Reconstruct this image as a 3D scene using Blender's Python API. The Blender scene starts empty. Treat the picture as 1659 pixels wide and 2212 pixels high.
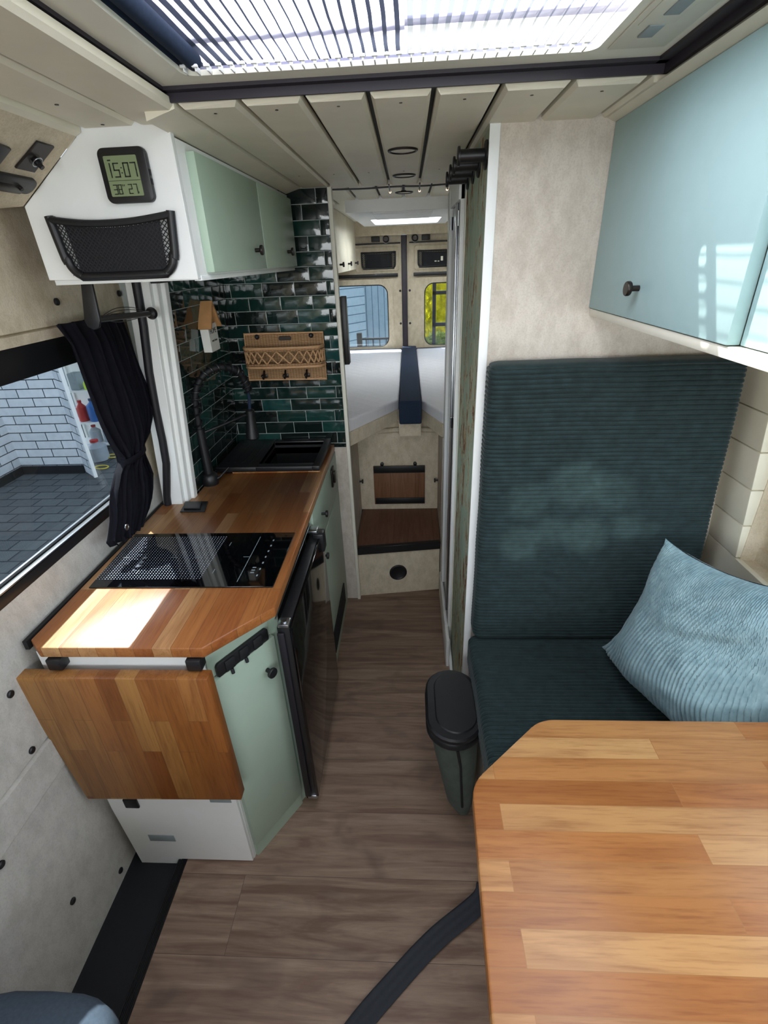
import bpy, bmesh, math, random
from mathutils import Vector, Matrix, noise
random.seed(7)
C = bpy.context.scene
COL = C.collection
PI = math.pi

# ------------------------------------------------------------------ camera
cam = bpy.data.cameras.new('camera'); camo = bpy.data.objects.new('camera', cam); COL.objects.link(camo)
R = Matrix(((0.99845156, 0.0123743, 0.05423428), (0.0424013, 0.46179632, -0.88597195), (-0.03600848, 0.88689968, 0.46055657)))
camo.matrix_world = Matrix.Translation((0, 0, 1.6)) @ R.to_4x4()
cam.sensor_fit = 'HORIZONTAL'; cam.sensor_width = 36.0; cam.lens = 1055.19 * 36.0 / 1659.0
cam.clip_start = 0.02; cam.clip_end = 200
C.camera = camo

# ------------------------------------------------------------------ world, sun, daylight
w = bpy.data.worlds.new('world'); C.world = w; w.use_nodes = True
nt = w.node_tree; nt.nodes.clear()
sky = nt.nodes.new('ShaderNodeTexSky'); sky.sky_type = 'NISHITA'; sky.sun_disc = False
sky.sun_elevation = math.radians(52); sky.sun_rotation = math.radians(-40)
bg = nt.nodes.new('ShaderNodeBackground'); bg.inputs[1].default_value = 0.55
ow = nt.nodes.new('ShaderNodeOutputWorld')
hs = nt.nodes.new('ShaderNodeHueSaturation'); hs.inputs['Saturation'].default_value = 0.45; nt.links.new(sky.outputs[0], hs.inputs['Color'])
nt.links.new(hs.outputs[0], bg.inputs[0]); nt.links.new(bg.outputs[0], ow.inputs[0])

SUN_DIR = Vector((0.55, -0.50, -1.0)).normalized()
ls = bpy.data.lights.new('sun', 'SUN'); ls.energy = 13.0; ls.angle = math.radians(0.6); ls.color = (1.0, 0.96, 0.9)
so = bpy.data.objects.new('sun', ls); COL.objects.link(so)
so.rotation_euler = SUN_DIR.to_track_quat('-Z', 'Y').to_euler(); so.location = (-3, 3, 6)

def area(name, loc, target, sx, sy, power, color=(0.86, 0.94, 1.0)):
    l = bpy.data.lights.new(name, 'AREA'); l.shape = 'RECTANGLE'; l.size = sx; l.size_y = sy; l.energy = power; l.color = color
    o = bpy.data.objects.new(name, l); COL.objects.link(o); o.location = loc
    o.rotation_euler = (Vector(target) - Vector(loc)).to_track_quat('-Z', 'Y').to_euler(); return o
area('windscreen_daylight', (0.0, -1.55, 1.42), (0, 1.0, 1.35), 1.6, 0.62, 24, (0.93, 0.97, 1.0))
area('side_window_daylight', (0.93, 0.45, 1.25), (-0.2, 0.6, 1.0), 0.9, 0.5, 5)
area('rear_hatch_daylight', (0.0, 3.35, 1.93), (0, 3.3, 0.5), 0.36, 0.4, 6)
area('entrance_skylight_daylight', (-0.03, 0.55, 1.99), (-0.03, 0.55, 0.5), 0.6, 0.9, 14, (0.95, 0.98, 1.0))
for gx, gz, ga, ge in ((0.31, 1.02, 2.6, 60), (0.43, 1.065, 3.2, 80), (0.52, 1.04, 2.6, 60), (0.30, 0.89, 2.6, 80), (0.38, 0.93, 2.0, 80), (0.47, 0.915, 2.6, 90), (0.575, 0.94, 1.8, 70), (0.645, 0.93, 1.3, 40)):   # narrow spots added in the cab to throw light patches onto the backrest
    sp = bpy.data.lights.new('backrest_patch_spot', 'SPOT'); sp.energy = ge * 3.6; sp.spot_size = math.radians(ga); sp.spot_blend = 0.6; sp.shadow_soft_size = 0.015; sp.color = (0.92, 1.0, 0.93)
    spo = bpy.data.objects.new('backrest_patch_spot', sp); COL.objects.link(spo); spo.location = (-0.25, -1.5, 1.5); spo.rotation_euler = (Vector((gx, 1.165, gz)) - spo.location).to_track_quat('-Z', 'Y').to_euler()

C.view_settings.view_transform = 'Standard'; C.view_settings.look = 'None'
C.view_settings.gamma = 1.0; C.view_settings.use_curve_mapping = False
C.view_settings.exposure = 0.0

# ------------------------------------------------------------------ materials
def lin(c):
    if isinstance(c, str):
        c = c.lstrip('#'); c = [int(c[i:i+2], 16) / 255 for i in (0, 2, 4)]
    return tuple((x / 12.92 if x <= 0.04045 else ((x + 0.055) / 1.055) ** 2.4) for x in c) + (1.0,)

class NT:
    def __init__(s, name):
        s.m = bpy.data.materials.new(name); s.m.use_nodes = True; s.t = s.m.node_tree; s.t.nodes.clear()
        s.out = s.n('ShaderNodeOutputMaterial'); s.b = s.n('ShaderNodeBsdfPrincipled'); s.l(s.b.outputs[0], s.out.inputs[0])
        g = s.n('ShaderNodeNewGeometry'); s.pos = g.outputs['Position']
        sp = s.n('ShaderNodeSeparateXYZ'); s.l(s.pos, sp.inputs[0]); s.xyz = sp.outputs
    def n(s, t): return s.t.nodes.new(t)
    def l(s, a, b): s.t.links.new(a, b)
    def set(s, sock, v):
        if isinstance(v, bpy.types.NodeSocket): s.l(v, sock)
        else: sock.default_value = v
    def math(s, op, a, b=0.0):
        m = s.n('ShaderNodeMath'); m.operation = op; s.set(m.inputs[0], a); s.set(m.inputs[1], b); return m.outputs[0]
    def vec(s, u, v, w=0.0):
        c = s.n('ShaderNodeCombineXYZ'); s.set(c.inputs[0], u); s.set(c.inputs[1], v); s.set(c.inputs[2], w); return c.outputs[0]
    def axes(s, ax, su=1, sv=1, ou=0, ov=0, sw=0):
        d = {'x': 0, 'y': 1, 'z': 2}
        u = s.math('ADD', s.math('MULTIPLY', s.xyz[d[ax[0]]], su), ou); v = s.math('ADD', s.math('MULTIPLY', s.xyz[d[ax[1]]], sv), ov)
        return s.vec(u, v, s.math('MULTIPLY', s.xyz[({0, 1, 2} - {d[ax[0]], d[ax[1]]}).pop()], sw))
    def noise(s, vec, scale, detail=3, rough=0.55, dist=0.0):
        n = s.n('ShaderNodeTexNoise'); s.l(vec, n.inputs['Vector']); n.inputs['Scale'].default_value = scale
        n.inputs['Detail'].default_value = detail; n.inputs['Roughness'].default_value = rough; n.inputs['Distortion'].default_value = dist
        return n.outputs['Fac']
    def ramp(s, f, stops):
        r = s.n('ShaderNodeValToRGB'); s.l(f, r.inputs[0]); e = r.color_ramp.elements
        while len(e) < len(stops): e.new(0.5)
        for i, (p, c) in enumerate(stops): e[i].position = p; e[i].color = c
        return r.outputs[0]
    def mix(s, f, a, b, mode='MIX'):
        m = s.n('ShaderNodeMix'); m.data_type = 'RGBA'; m.blend_type = mode; s.set(m.inputs[0], f); s.set(m.inputs[6], a); s.set(m.inputs[7], b); return m.outputs[2]
    def bump(s, h, strength=0.3, dist=0.002):
        b = s.n('ShaderNodeBump'); s.l(h, b.inputs['Height']); b.inputs['Strength'].default_value = strength; b.inputs['Distance'].default_value = dist
        s.l(b.outputs[0], s.b.inputs['Normal'])
    def fin(s, col, rough=0.5, metal=0.0, spec=0.5, coat=0.0):
        s.set(s.b.inputs['Base Color'], col); s.set(s.b.inputs['Roughness'], rough); s.b.inputs['Metallic'].default_value = metal
        s.b.inputs['Specular IOR Level'].default_value = spec; s.b.inputs['Coat Weight'].default_value = coat
        s.b.inputs['Coat Roughness'].default_value = 0.08
        return s.m

def plain(name, c, rough=0.5, metal=0.0, spec=0.5, coat=0.0, var=0.04, scale=30):
    s = NT(name); c = lin(c); n = s.noise(s.pos, scale, 4)
    a = tuple(x * (1 - var) for x in c[:3]) + (1,); b = tuple(min(1, x * (1 + var)) for x in c[:3]) + (1,)
    return s.fin(s.ramp(n, [(0.3, a), (0.7, b)]), rough, metal, spec, coat)

def felt(name, c1, c2):
    s = NT(name)
    n1 = s.noise(s.vec(s.xyz[0], s.xyz[1], s.math('MULTIPLY', s.xyz[2], 0.6)), 30, 6, 0.7); n2 = s.noise(s.pos, 260, 3, 0.6)
    c = s.ramp(n1, [(0.36, lin(c1)), (0.6, lin(c2))])
    c = s.mix(s.math('MULTIPLY', s.ramp(n2, [(0.48, (0, 0, 0, 1)), (0.75, (1, 1, 1, 1))]), 0.3), c, lin('#8f8a80'))
    s.bump(n2, 0.5, 0.0015)
    return s.fin(c, 0.95, spec=0.15)

def wood(name, ax, cols, bw, rh, rough=0.38, mort=0.0006, grain=1.0, ou=0.0, ov=0.0, mcol='#6b4526', off=0.37, sq=1.0):
    s = NT(name)
    v = s.axes(ax, 1, 1, ou, ov)
    def brick(c1, c2, bias, vv):
        b = s.n('ShaderNodeTexBrick'); s.l(vv, b.inputs['Vector']); b.inputs['Scale'].default_value = 1.0
        b.inputs['Color1'].default_value = c1; b.inputs['Color2'].default_value = c2; b.inputs['Mortar'].default_value = lin(mcol)
        b.inputs['Mortar Size'].default_value = mort; b.inputs['Mortar Smooth'].default_value = 0.3; b.inputs['Bias'].default_value = bias
        b.inputs['Brick Width'].default_value = bw; b.inputs['Row Height'].default_value = rh; b.offset = off; b.squash = sq
        return b
    b1 = brick((0, 0, 0, 1), (1, 1, 1, 1), 0.0, v)
    colr = s.ramp(b1.outputs['Color'], [(i / (len(cols) - 1), lin(c)) for i, c in enumerate(cols)])
    # stretched grain, shifted per stave so the grain breaks at the joints
    sh = s.math('MULTIPLY', b1.outputs['Color'], 3.7)
    d = {'x': 0, 'y': 1, 'z': 2}
    U = s.xyz[d[ax[0]]]; V = s.xyz[d[ax[1]]]; W = s.xyz[3 - d[ax[0]] - d[ax[1]]]
    g1 = s.noise(s.vec(s.math('MULTIPLY', U, 3.0), s.math('ADD', s.math('MULTIPLY', V, 34), sh), s.math('ADD', s.math('MULTIPLY', W, 34), sh)), 1.0, 5, 0.6, 0.8)
    g2 = s.noise(s.vec(s.math('MULTIPLY', U, 14.0), s.math('ADD', s.math('MULTIPLY', V, 230), sh), s.math('MULTIPLY', W, 230)), 1.0, 3, 0.6)
    c = s.mix(s.math('MULTIPLY', s.ramp(g1, [(0.42, (0, 0, 0, 1)), (0.72, (1, 1, 1, 1))]), 0.42 * grain), colr, lin(cols[0]), 'MULTIPLY')
    c = s.mix(s.math('MULTIPLY', s.ramp(g2, [(0.5, (0, 0, 0, 1)), (0.7, (1, 1, 1, 1))]), 0.30 * grain), c, lin(cols[0]), 'MULTIPLY')
    c = s.mix(b1.outputs['Fac'], c, lin(mcol))
    s.bump(g2, 0.12, 0.001)
    return s.fin(c, rough, spec=0.4)

M = {}
OAKC = ['#a8672f', '#c08142', '#b87636', '#d09a5c', '#b4702f', '#dbb077', '#c48a4b']
M['worktop'] = wood('oiled_oak_worktop', 'yx', ['#8f532a', '#a66c3c', '#9b6032', '#b68350', '#965a2c', '#c69e6e', '#a87244'], 0.42, 0.042, 0.34, ou=0.11, ov=0.02)
M['leaf'] = wood('oiled_oak_leaf', 'zx', ['#80491f', '#94602f', '#895124', '#a5743f', '#8a5225', '#ab8048', '#976031'], 0.29, 0.046, 0.42, ou=0.2, ov=0.01)
M['table'] = wood('oak_table', 'xy', ['#995f31', '#ad7340', '#a36938', '#bb8955', '#9e6434', '#c59a66', '#b07844'], 0.50, 0.0452, 0.36, ou=0.35, ov=0.008, mcol='#9a6a3c')
M['step_wood'] = wood('brown_oak_step', 'yx', ['#735040', '#7d5a45', '#84624c'], 2.0, 0.21, 0.5, mort=0.0012, ov=0.09, mcol='#4a2f1d')
M['panel_wood'] = wood('brown_oak_panel', 'zx', ['#80593f', '#8a6448', '#916c50'], 2.0, 0.14, 0.5, mort=0.0010, ov=0.11, mcol='#4a2f1d')

def floor_mat():
    s = NT('vinyl_oak_floor')
    v = s.axes('xy', 1, 1, 0.5, -0.01)
    b = s.n('ShaderNodeTexBrick'); s.l(v, b.inputs['Vector']); b.inputs['Scale'].default_value = 1
    b.inputs['Color1'].default_value = (0, 0, 0, 1); b.inputs['Color2'].default_value = (1, 1, 1, 1); b.inputs['Mortar Size'].default_value = 0.0007
    b.inputs['Mortar Smooth'].default_value = 0.2; b.inputs['Brick Width'].default_value = 2.6; b.inputs['Row Height'].default_value = 0.189; b.offset = 0.43
    base = s.ramp(b.outputs['Color'], [(0, lin('#6c5546')), (1, lin('#7a6254'))])
    sh = s.math('MULTIPLY', b.outputs['Color'], 5.0)
    g = s.noise(s.vec(s.math('MULTIPLY', s.xyz[0], 2.2), s.math('ADD', s.math('MULTIPLY', s.xyz[1], 26), sh), 0.0), 1, 6, 0.62, 1.0)
    g2 = s.noise(s.vec(s.math('MULTIPLY', s.xyz[0], 12), s.math('MULTIPLY', s.xyz[1], 150), 0.0), 1, 3, 0.6)
    kn = s.noise(s.vec(s.math('MULTIPLY', s.xyz[0], 5), s.math('MULTIPLY', s.xyz[1], 9), sh), 1.3, 2, 0.5, 0.5)
    c = s.mix(s.ramp(g, [(0.38, (0, 0, 0, 1)), (0.66, (.75, .75, .75, 1))]), base, lin('#a28c78'))
    c = s.mix(s.ramp(kn, [(0.55, (0, 0, 0, 1)), (0.78, (.7, .7, .7, 1))]), c, lin('#5a4b43'))
    c = s.mix(s.math('MULTIPLY', s.ramp(g2, [(0.5, (0, 0, 0, 1)), (0.75, (1, 1, 1, 1))]), 0.35), c, lin('#5a473b'))
    c = s.mix(b.outputs['Fac'], c, lin('#54473e'))
    s.bump(g2, 0.15, 0.001)
    return s.fin(c, 0.5, spec=0.35)
M['floor'] = floor_mat()
M['felt'] = felt('beige_felt', '#c6b99f', '#d8ccb5')
M['felt_grey'] = felt('grey_beige_felt', '#c2b8ab', '#d5ccc0')
M['felt_sky_tint'] = felt('beige_felt_sky_tint', '#b4b2ac', '#c4c2bc')  # same felt as above, with the blue sky light put into its colour
M['plank'] = plain('cream_ceiling_boards', '#e2dcc8', 0.55, var=0.05, scale=9)
M['white'] = plain('white_lacquer', '#eceeec', 0.45, var=0.01)
M['offwhite'] = plain('warm_white_plastic', '#e8e5d6', 0.4, var=0.02)
M['mint'] = plain('mint_lacquer', '#aabfab', 0.42, var=0.015)
M['sage'] = plain('sage_green_lacquer', '#a2b3a2', 0.42, var=0.015)
M['aqua'] = plain('mint_lacquer_sky_tint', '#a3c0c2', 0.5, var=0.015)  # mint made bluer: the sky reflection is mixed into the base colour
M['black'] = plain('black_plastic', '#17171a', 0.42, var=0.1)
M['lavender'] = plain('grey_lavender_plastic', '#8d8da4', 0.6, var=0.05)
M['black_matt'] = plain('matt_black', '#131417', 0.65, var=0.1)
M['gloss_black'] = plain('glossy_black', '#08080a', 0.08, spec=0.6, var=0.02)
M['strip_black'] = plain('dark_aubergine_edging', '#26202a', 0.5, var=0.05)
M['metal'] = plain('brushed_steel', '#b8bcc0', 0.28, metal=1.0, var=0.05)
M['dark_metal'] = plain('gunmetal_knob', '#35302e', 0.35, metal=0.7, var=0.05)
M['navy'] = plain('navy_cloth', '#232f42', 0.9, spec=0.2, var=0.12, scale=150)
M['grey_cloth'] = plain('slate_seat_cloth', '#45505c', 0.95, spec=0.2, var=0.12, scale=150)
M['curtain'] = plain('black_curtain_cloth', '#121219', 0.9, spec=0.15, var=0.15, scale=80)
M['strap'] = plain('charcoal_webbing', '#262a31', 0.8, var=0.15, scale=120)
M['rubber'] = plain('black_rubber', '#15131a', 0.5, var=0.05)
M['grout'] = plain('pale_grout', '#a9b0ac', 0.9, var=0.05)
M['steplow'] = plain('black_footwell', '#0d1118', 0.7, var=0.2, scale=60)
M['mattress'] = plain('white_mattress_cover', '#dcdce0', 0.9, spec=0.1, var=0.04, scale=20)
M['bag'] = plain('grey_green_bag_cloth', '#4c5650', 0.7, var=0.15, scale=40)
M['net'] = plain('black_net', '#1b1b20', 0.8, var=0.1)
M['lightwood'] = plain('light_wood', '#c79462', 0.55, var=0.12, scale=25)
M['paper_white'] = plain('white_painted_wood', '#e8e8e2', 0.55, var=0.02)
M['ink'] = plain('dark_ink', '#26281f', 0.6, var=0.02)
M['lcd'] = plain('grey_green_lcd', '#7d8a68', 0.25, var=0.02)
M['lcd_ink'] = plain('lcd_segment', '#1b2016', 0.4, var=0.02)
M['grey_grille'] = plain('grey_vent_grille', '#8e9a9e', 0.6, var=0.05)

def corduroy(name, c1, c2, sheen=0.6):
    s = NT(name); n = s.noise(s.pos, 35, 4, 0.6); n2 = s.noise(s.pos, 500, 2, 0.5)
    c = s.ramp(n, [(0.3, lin(c1)), (0.7, lin(c2))])
    s.b.inputs['Sheen Weight'].default_value = sheen; s.b.inputs['Sheen Roughness'].default_value = 0.4
    s.b.inputs['Sheen Tint'].default_value = (0.92, 0.97, 0.95, 1)
    s.bump(n2, 0.5, 0.001); return s.fin(c, 0.85, spec=0.2)
M['teal_cord'] = corduroy('dark_teal_corduroy', '#1b2829', '#273739', 0.2)
M['aqua_cord'] = corduroy('light_aqua_corduroy', '#6b868e', '#88a2a8', 0.3)

def tile_mat():
    s = NT('glazed_green_tiles'); a = s.n('ShaderNodeAttribute'); a.attribute_name = 'tile'
    n = s.noise(s.pos, 30, 4, 0.6, 0.6)
    c = s.ramp(a.outputs['Fac'], [(0, lin('#11191a')), (0.3, lin('#1a2a28')), (0.55, lin('#1c3c38')), (0.8, lin('#234a42')), (1, lin('#2a5a58'))])
    c = s.mix(s.math('MULTIPLY', n, 0.7), c, lin('#10140f'), 'MIX')
    n2 = s.noise(s.pos, 26, 3, 0.5)
    s.bump(n2, 0.16, 0.003)
    return s.fin(c, 0.07, spec=0.55)
M['tile'] = tile_mat()

def wallpaper():
    s = NT('weathered_green_wallpaper')
    v = s.vec(s.math('MULTIPLY', s.xyz[0], 14), s.math('MULTIPLY', s.xyz[1], 14), s.math('MULTIPLY', s.xyz[2], 5))
    n = s.noise(v, 1.0, 8, 0.72, 1.2); n2 = s.noise(s.vec(s.xyz[0], s.math('MULTIPLY', s.xyz[1], 17), s.math('MULTIPLY', s.xyz[2], 6.5)), 1.0, 7, 0.72, 1.6)
    c = s.ramp(n, [(0.3, lin('#95a690')), (0.55, lin('#acbda8')), (0.66, lin('#c4c7aa'))])
    f = s.math('MULTIPLY', s.ramp(n2, [(0.50, (0, 0, 0, 1)), (0.52, (1, 1, 1, 1))]), s.ramp(n, [(0.46, (0, 0, 0, 1)), (0.52, (1, 1, 1, 1))]))
    c = s.mix(f, c, lin('#d6bf92'))
    f2 = s.math('MULTIPLY', s.ramp(n2, [(0.535, (0, 0, 0, 1)), (0.545, (1, 1, 1, 1))]), s.ramp(n, [(0.46, (0, 0, 0, 1)), (0.52, (1, 1, 1, 1))]))
    c = s.mix(f2, c, lin('#7a4c2c'))
    return s.fin(c, 0.7)
M['wallpaper'] = wallpaper()

def wicker(name):
    s = NT(name)
    w1 = s.n('ShaderNodeTexWave'); s.l(s.pos, w1.inputs['Vector']); w1.bands_direction = 'Z'; w1.inputs['Scale'].default_value = 60; w1.inputs['Distortion'].default_value = 2.0
    w1.inputs['Detail'].default_value = 1
    w2 = s.n('ShaderNodeTexWave'); s.l(s.pos, w2.inputs['Vector']); w2.bands_direction = 'X'; w2.inputs['Scale'].default_value = 26; w2.inputs['Distortion'].default_value = 1.0
    f = s.math('MULTIPLY', w1.outputs['Fac'], s.math('ADD', s.math('MULTIPLY', w2.outputs['Fac'], 0.4), 0.6))
    s.bump(f, 0.7, 0.003)
    return s.fin(s.ramp(f, [(0.05, lin('#54341f')), (0.35, lin('#b48a5f')), (0.9, lin('#dcb78c'))]), 0.6)
M['wicker'] = wicker('woven_wicker')
M['cane'] = plain('cane_strands', '#cfa47a', 0.5, var=0.12, scale=60)

def hob_mat():
    s = NT('black_hob_glass')
    sc = 125.0
    fx = s.math('SUBTRACT', s.math('FRACT', s.math('MULTIPLY', s.xyz[0], sc)), 0.5)
    fy = s.math('SUBTRACT', s.math('FRACT', s.math('MULTIPLY', s.xyz[1], sc)), 0.5)
    d = s.math('ADD', s.math('MULTIPLY', fx, fx), s.math('MULTIPLY', fy, fy))
    dot = s.math('LESS_THAN', d, 0.05)
    inx = s.math('MULTIPLY', s.math('LESS_THAN', s.xyz[0], -0.55), s.math('GREATER_THAN', s.xyz[1], 1.035))
    iny = s.math('LESS_THAN', s.xyz[1], 1.255)
    f = s.math('MULTIPLY', dot, s.math('MULTIPLY', inx, iny))
    c = s.mix(f, lin('#050507'), lin('#9fa9b8'))
    return s.fin(c, 0.04, spec=0.7)
M['hob'] = hob_mat()

def brick_out(name, ax, c1, c2, mc, bw, rh, ms, bumpy=0.5):
    s = NT(name); v = s.axes(ax, 1, 1, 0.07, 0.5)
    b = s.n('ShaderNodeTexBrick'); s.l(v, b.inputs['Vector']); b.inputs['Scale'].default_value = 1
    b.inputs['Color1'].default_value = lin(c1); b.inputs['Color2'].default_value = lin(c2); b.inputs['Mortar'].default_value = lin(mc)
    b.inputs['Mortar Size'].default_value = ms; b.inputs['Mortar Smooth'].default_value = 0.2; b.inputs['Brick Width'].default_value = bw; b.inputs['Row Height'].default_value = rh
    n = s.noise(s.pos, 14, 5, 0.6)
    c = s.mix(s.math('MULTIPLY', s.ramp(n, [(0.45, (0, 0, 0, 1)), (0.7, (1, 1, 1, 1))]), 0.25), b.outputs['Color'], lin('#b8c2c8'), 'MULTIPLY')
    s.bump(s.math('ADD', n, s.math('MULTIPLY', b.outputs['Fac'], -1.5)), bumpy, 0.01)
    return s.fin(c, 0.8, spec=0.2)
M['brick_xz'] = brick_out('white_painted_brick', 'xz', '#d4dade', '#e2e6ea', '#3c4448', 0.30, 0.098, 0.0055)
M['brick_yz'] = brick_out('white_painted_brick_side', 'yz', '#d4dade', '#e2e6ea', '#3c4448', 0.30, 0.098, 0.0055)
M['paving'] = brick_out('dark_cobble_paving', 'xy', '#55595a', '#626666', '#3a3e40', 0.26, 0.17, 0.008, 0.8)
M['siding'] = brick_out('pale_blue_board_siding', 'xz', '#a9bcc5', '#b3c5cd', '#587080', 9.0, 0.11, 0.006, 0.2)
M['garage'] = brick_out('pale_blue_ribbed_door', 'zx', '#9bafb9', '#a4b8c1', '#5a7484', 9.0, 0.085, 0.005, 0.2)
def leaves(name, c1, c2):
    s = NT(name); c = s.ramp(s.noise(s.pos, 11, 3), [(0.35, lin(c1)), (0.65, lin(c2))]); s.t.nodes.remove(s.b)
    a = s.n('ShaderNodeBsdfDiffuse'); b = s.n('ShaderNodeBsdfTranslucent'); m = s.n('ShaderNodeMixShader'); m.inputs[0].default_value = 0.55
    s.l(c, a.inputs[0]); s.l(c, b.inputs[0]); s.l(a.outputs[0], m.inputs[1]); s.l(b.outputs[0], m.inputs[2]); s.l(m.outputs[0], s.out.inputs[0]); return s.m
M['yellow'] = leaves('yellow_green_leaves', '#a8a418', '#f2e636')
M['hedge'] = leaves('green_leaves', '#5d7a2c', '#c2cc6a')

def glass(name, tint=(0.92, 0.97, 1.0, 1), gl=0.07):
    s = NT(name); s.t.nodes.remove(s.b)
    tr = s.n('ShaderNodeBsdfTransparent'); tr.inputs[0].default_value = tint
    g = s.n('ShaderNodeBsdfGlossy'); g.inputs['Roughness'].default_value = 0.01
    m = s.n('ShaderNodeMixShader'); m.inputs[0].default_value = gl
    s.l(tr.outputs[0], m.inputs[1]); s.l(g.outputs[0], m.inputs[2]); s.l(m.outputs[0], s.out.inputs[0]); return s.m
M['glass'] = glass('window_glass')
M['glass_dark'] = glass('tinted_shower_glass', (0.25, 0.3, 0.36, 1), 0.12)

def blind(name, col, tl, clear_x=None, cf=0.92):
    s = NT(name); s.t.nodes.remove(s.b)
    t = s.n('ShaderNodeBsdfTranslucent'); t.inputs[0].default_value = lin(col)
    d = s.n('ShaderNodeBsdfDiffuse'); d.inputs[0].default_value = lin(col)
    m = s.n('ShaderNodeMixShader'); m.inputs[0].default_value = tl
    s.l(d.outputs[0], m.inputs[1]); s.l(t.outputs[0], m.inputs[2])
    if clear_x is not None:
        tr = s.n('ShaderNodeBsdfTransparent'); m2 = s.n('ShaderNodeMixShader')
        f = s.math('MULTIPLY', s.math('GREATER_THAN', s.xyz[0], clear_x), cf)
        s.l(f, m2.inputs[0]); s.l(m.outputs[0], m2.inputs[1]); s.l(tr.outputs[0], m2.inputs[2]); s.l(m2.outputs[0], s.out.inputs[0])
    else: s.l(m.outputs[0], s.out.inputs[0])
    return s.m
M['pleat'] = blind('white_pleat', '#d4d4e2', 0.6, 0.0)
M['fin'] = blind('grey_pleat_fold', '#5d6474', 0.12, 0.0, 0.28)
M['hatchpane'] = blind('milky_hatch_pane', '#ffffff', 0.9)

def emis(name, c, st):
    s = NT(name); s.b.inputs['Emission Color'].default_value = lin(c); s.b.inputs['Emission Strength'].default_value = st
    return s.fin(lin(c), 0.5)
M['led'] = emis('warm_led', '#ffd9b0', 3.0)

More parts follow.
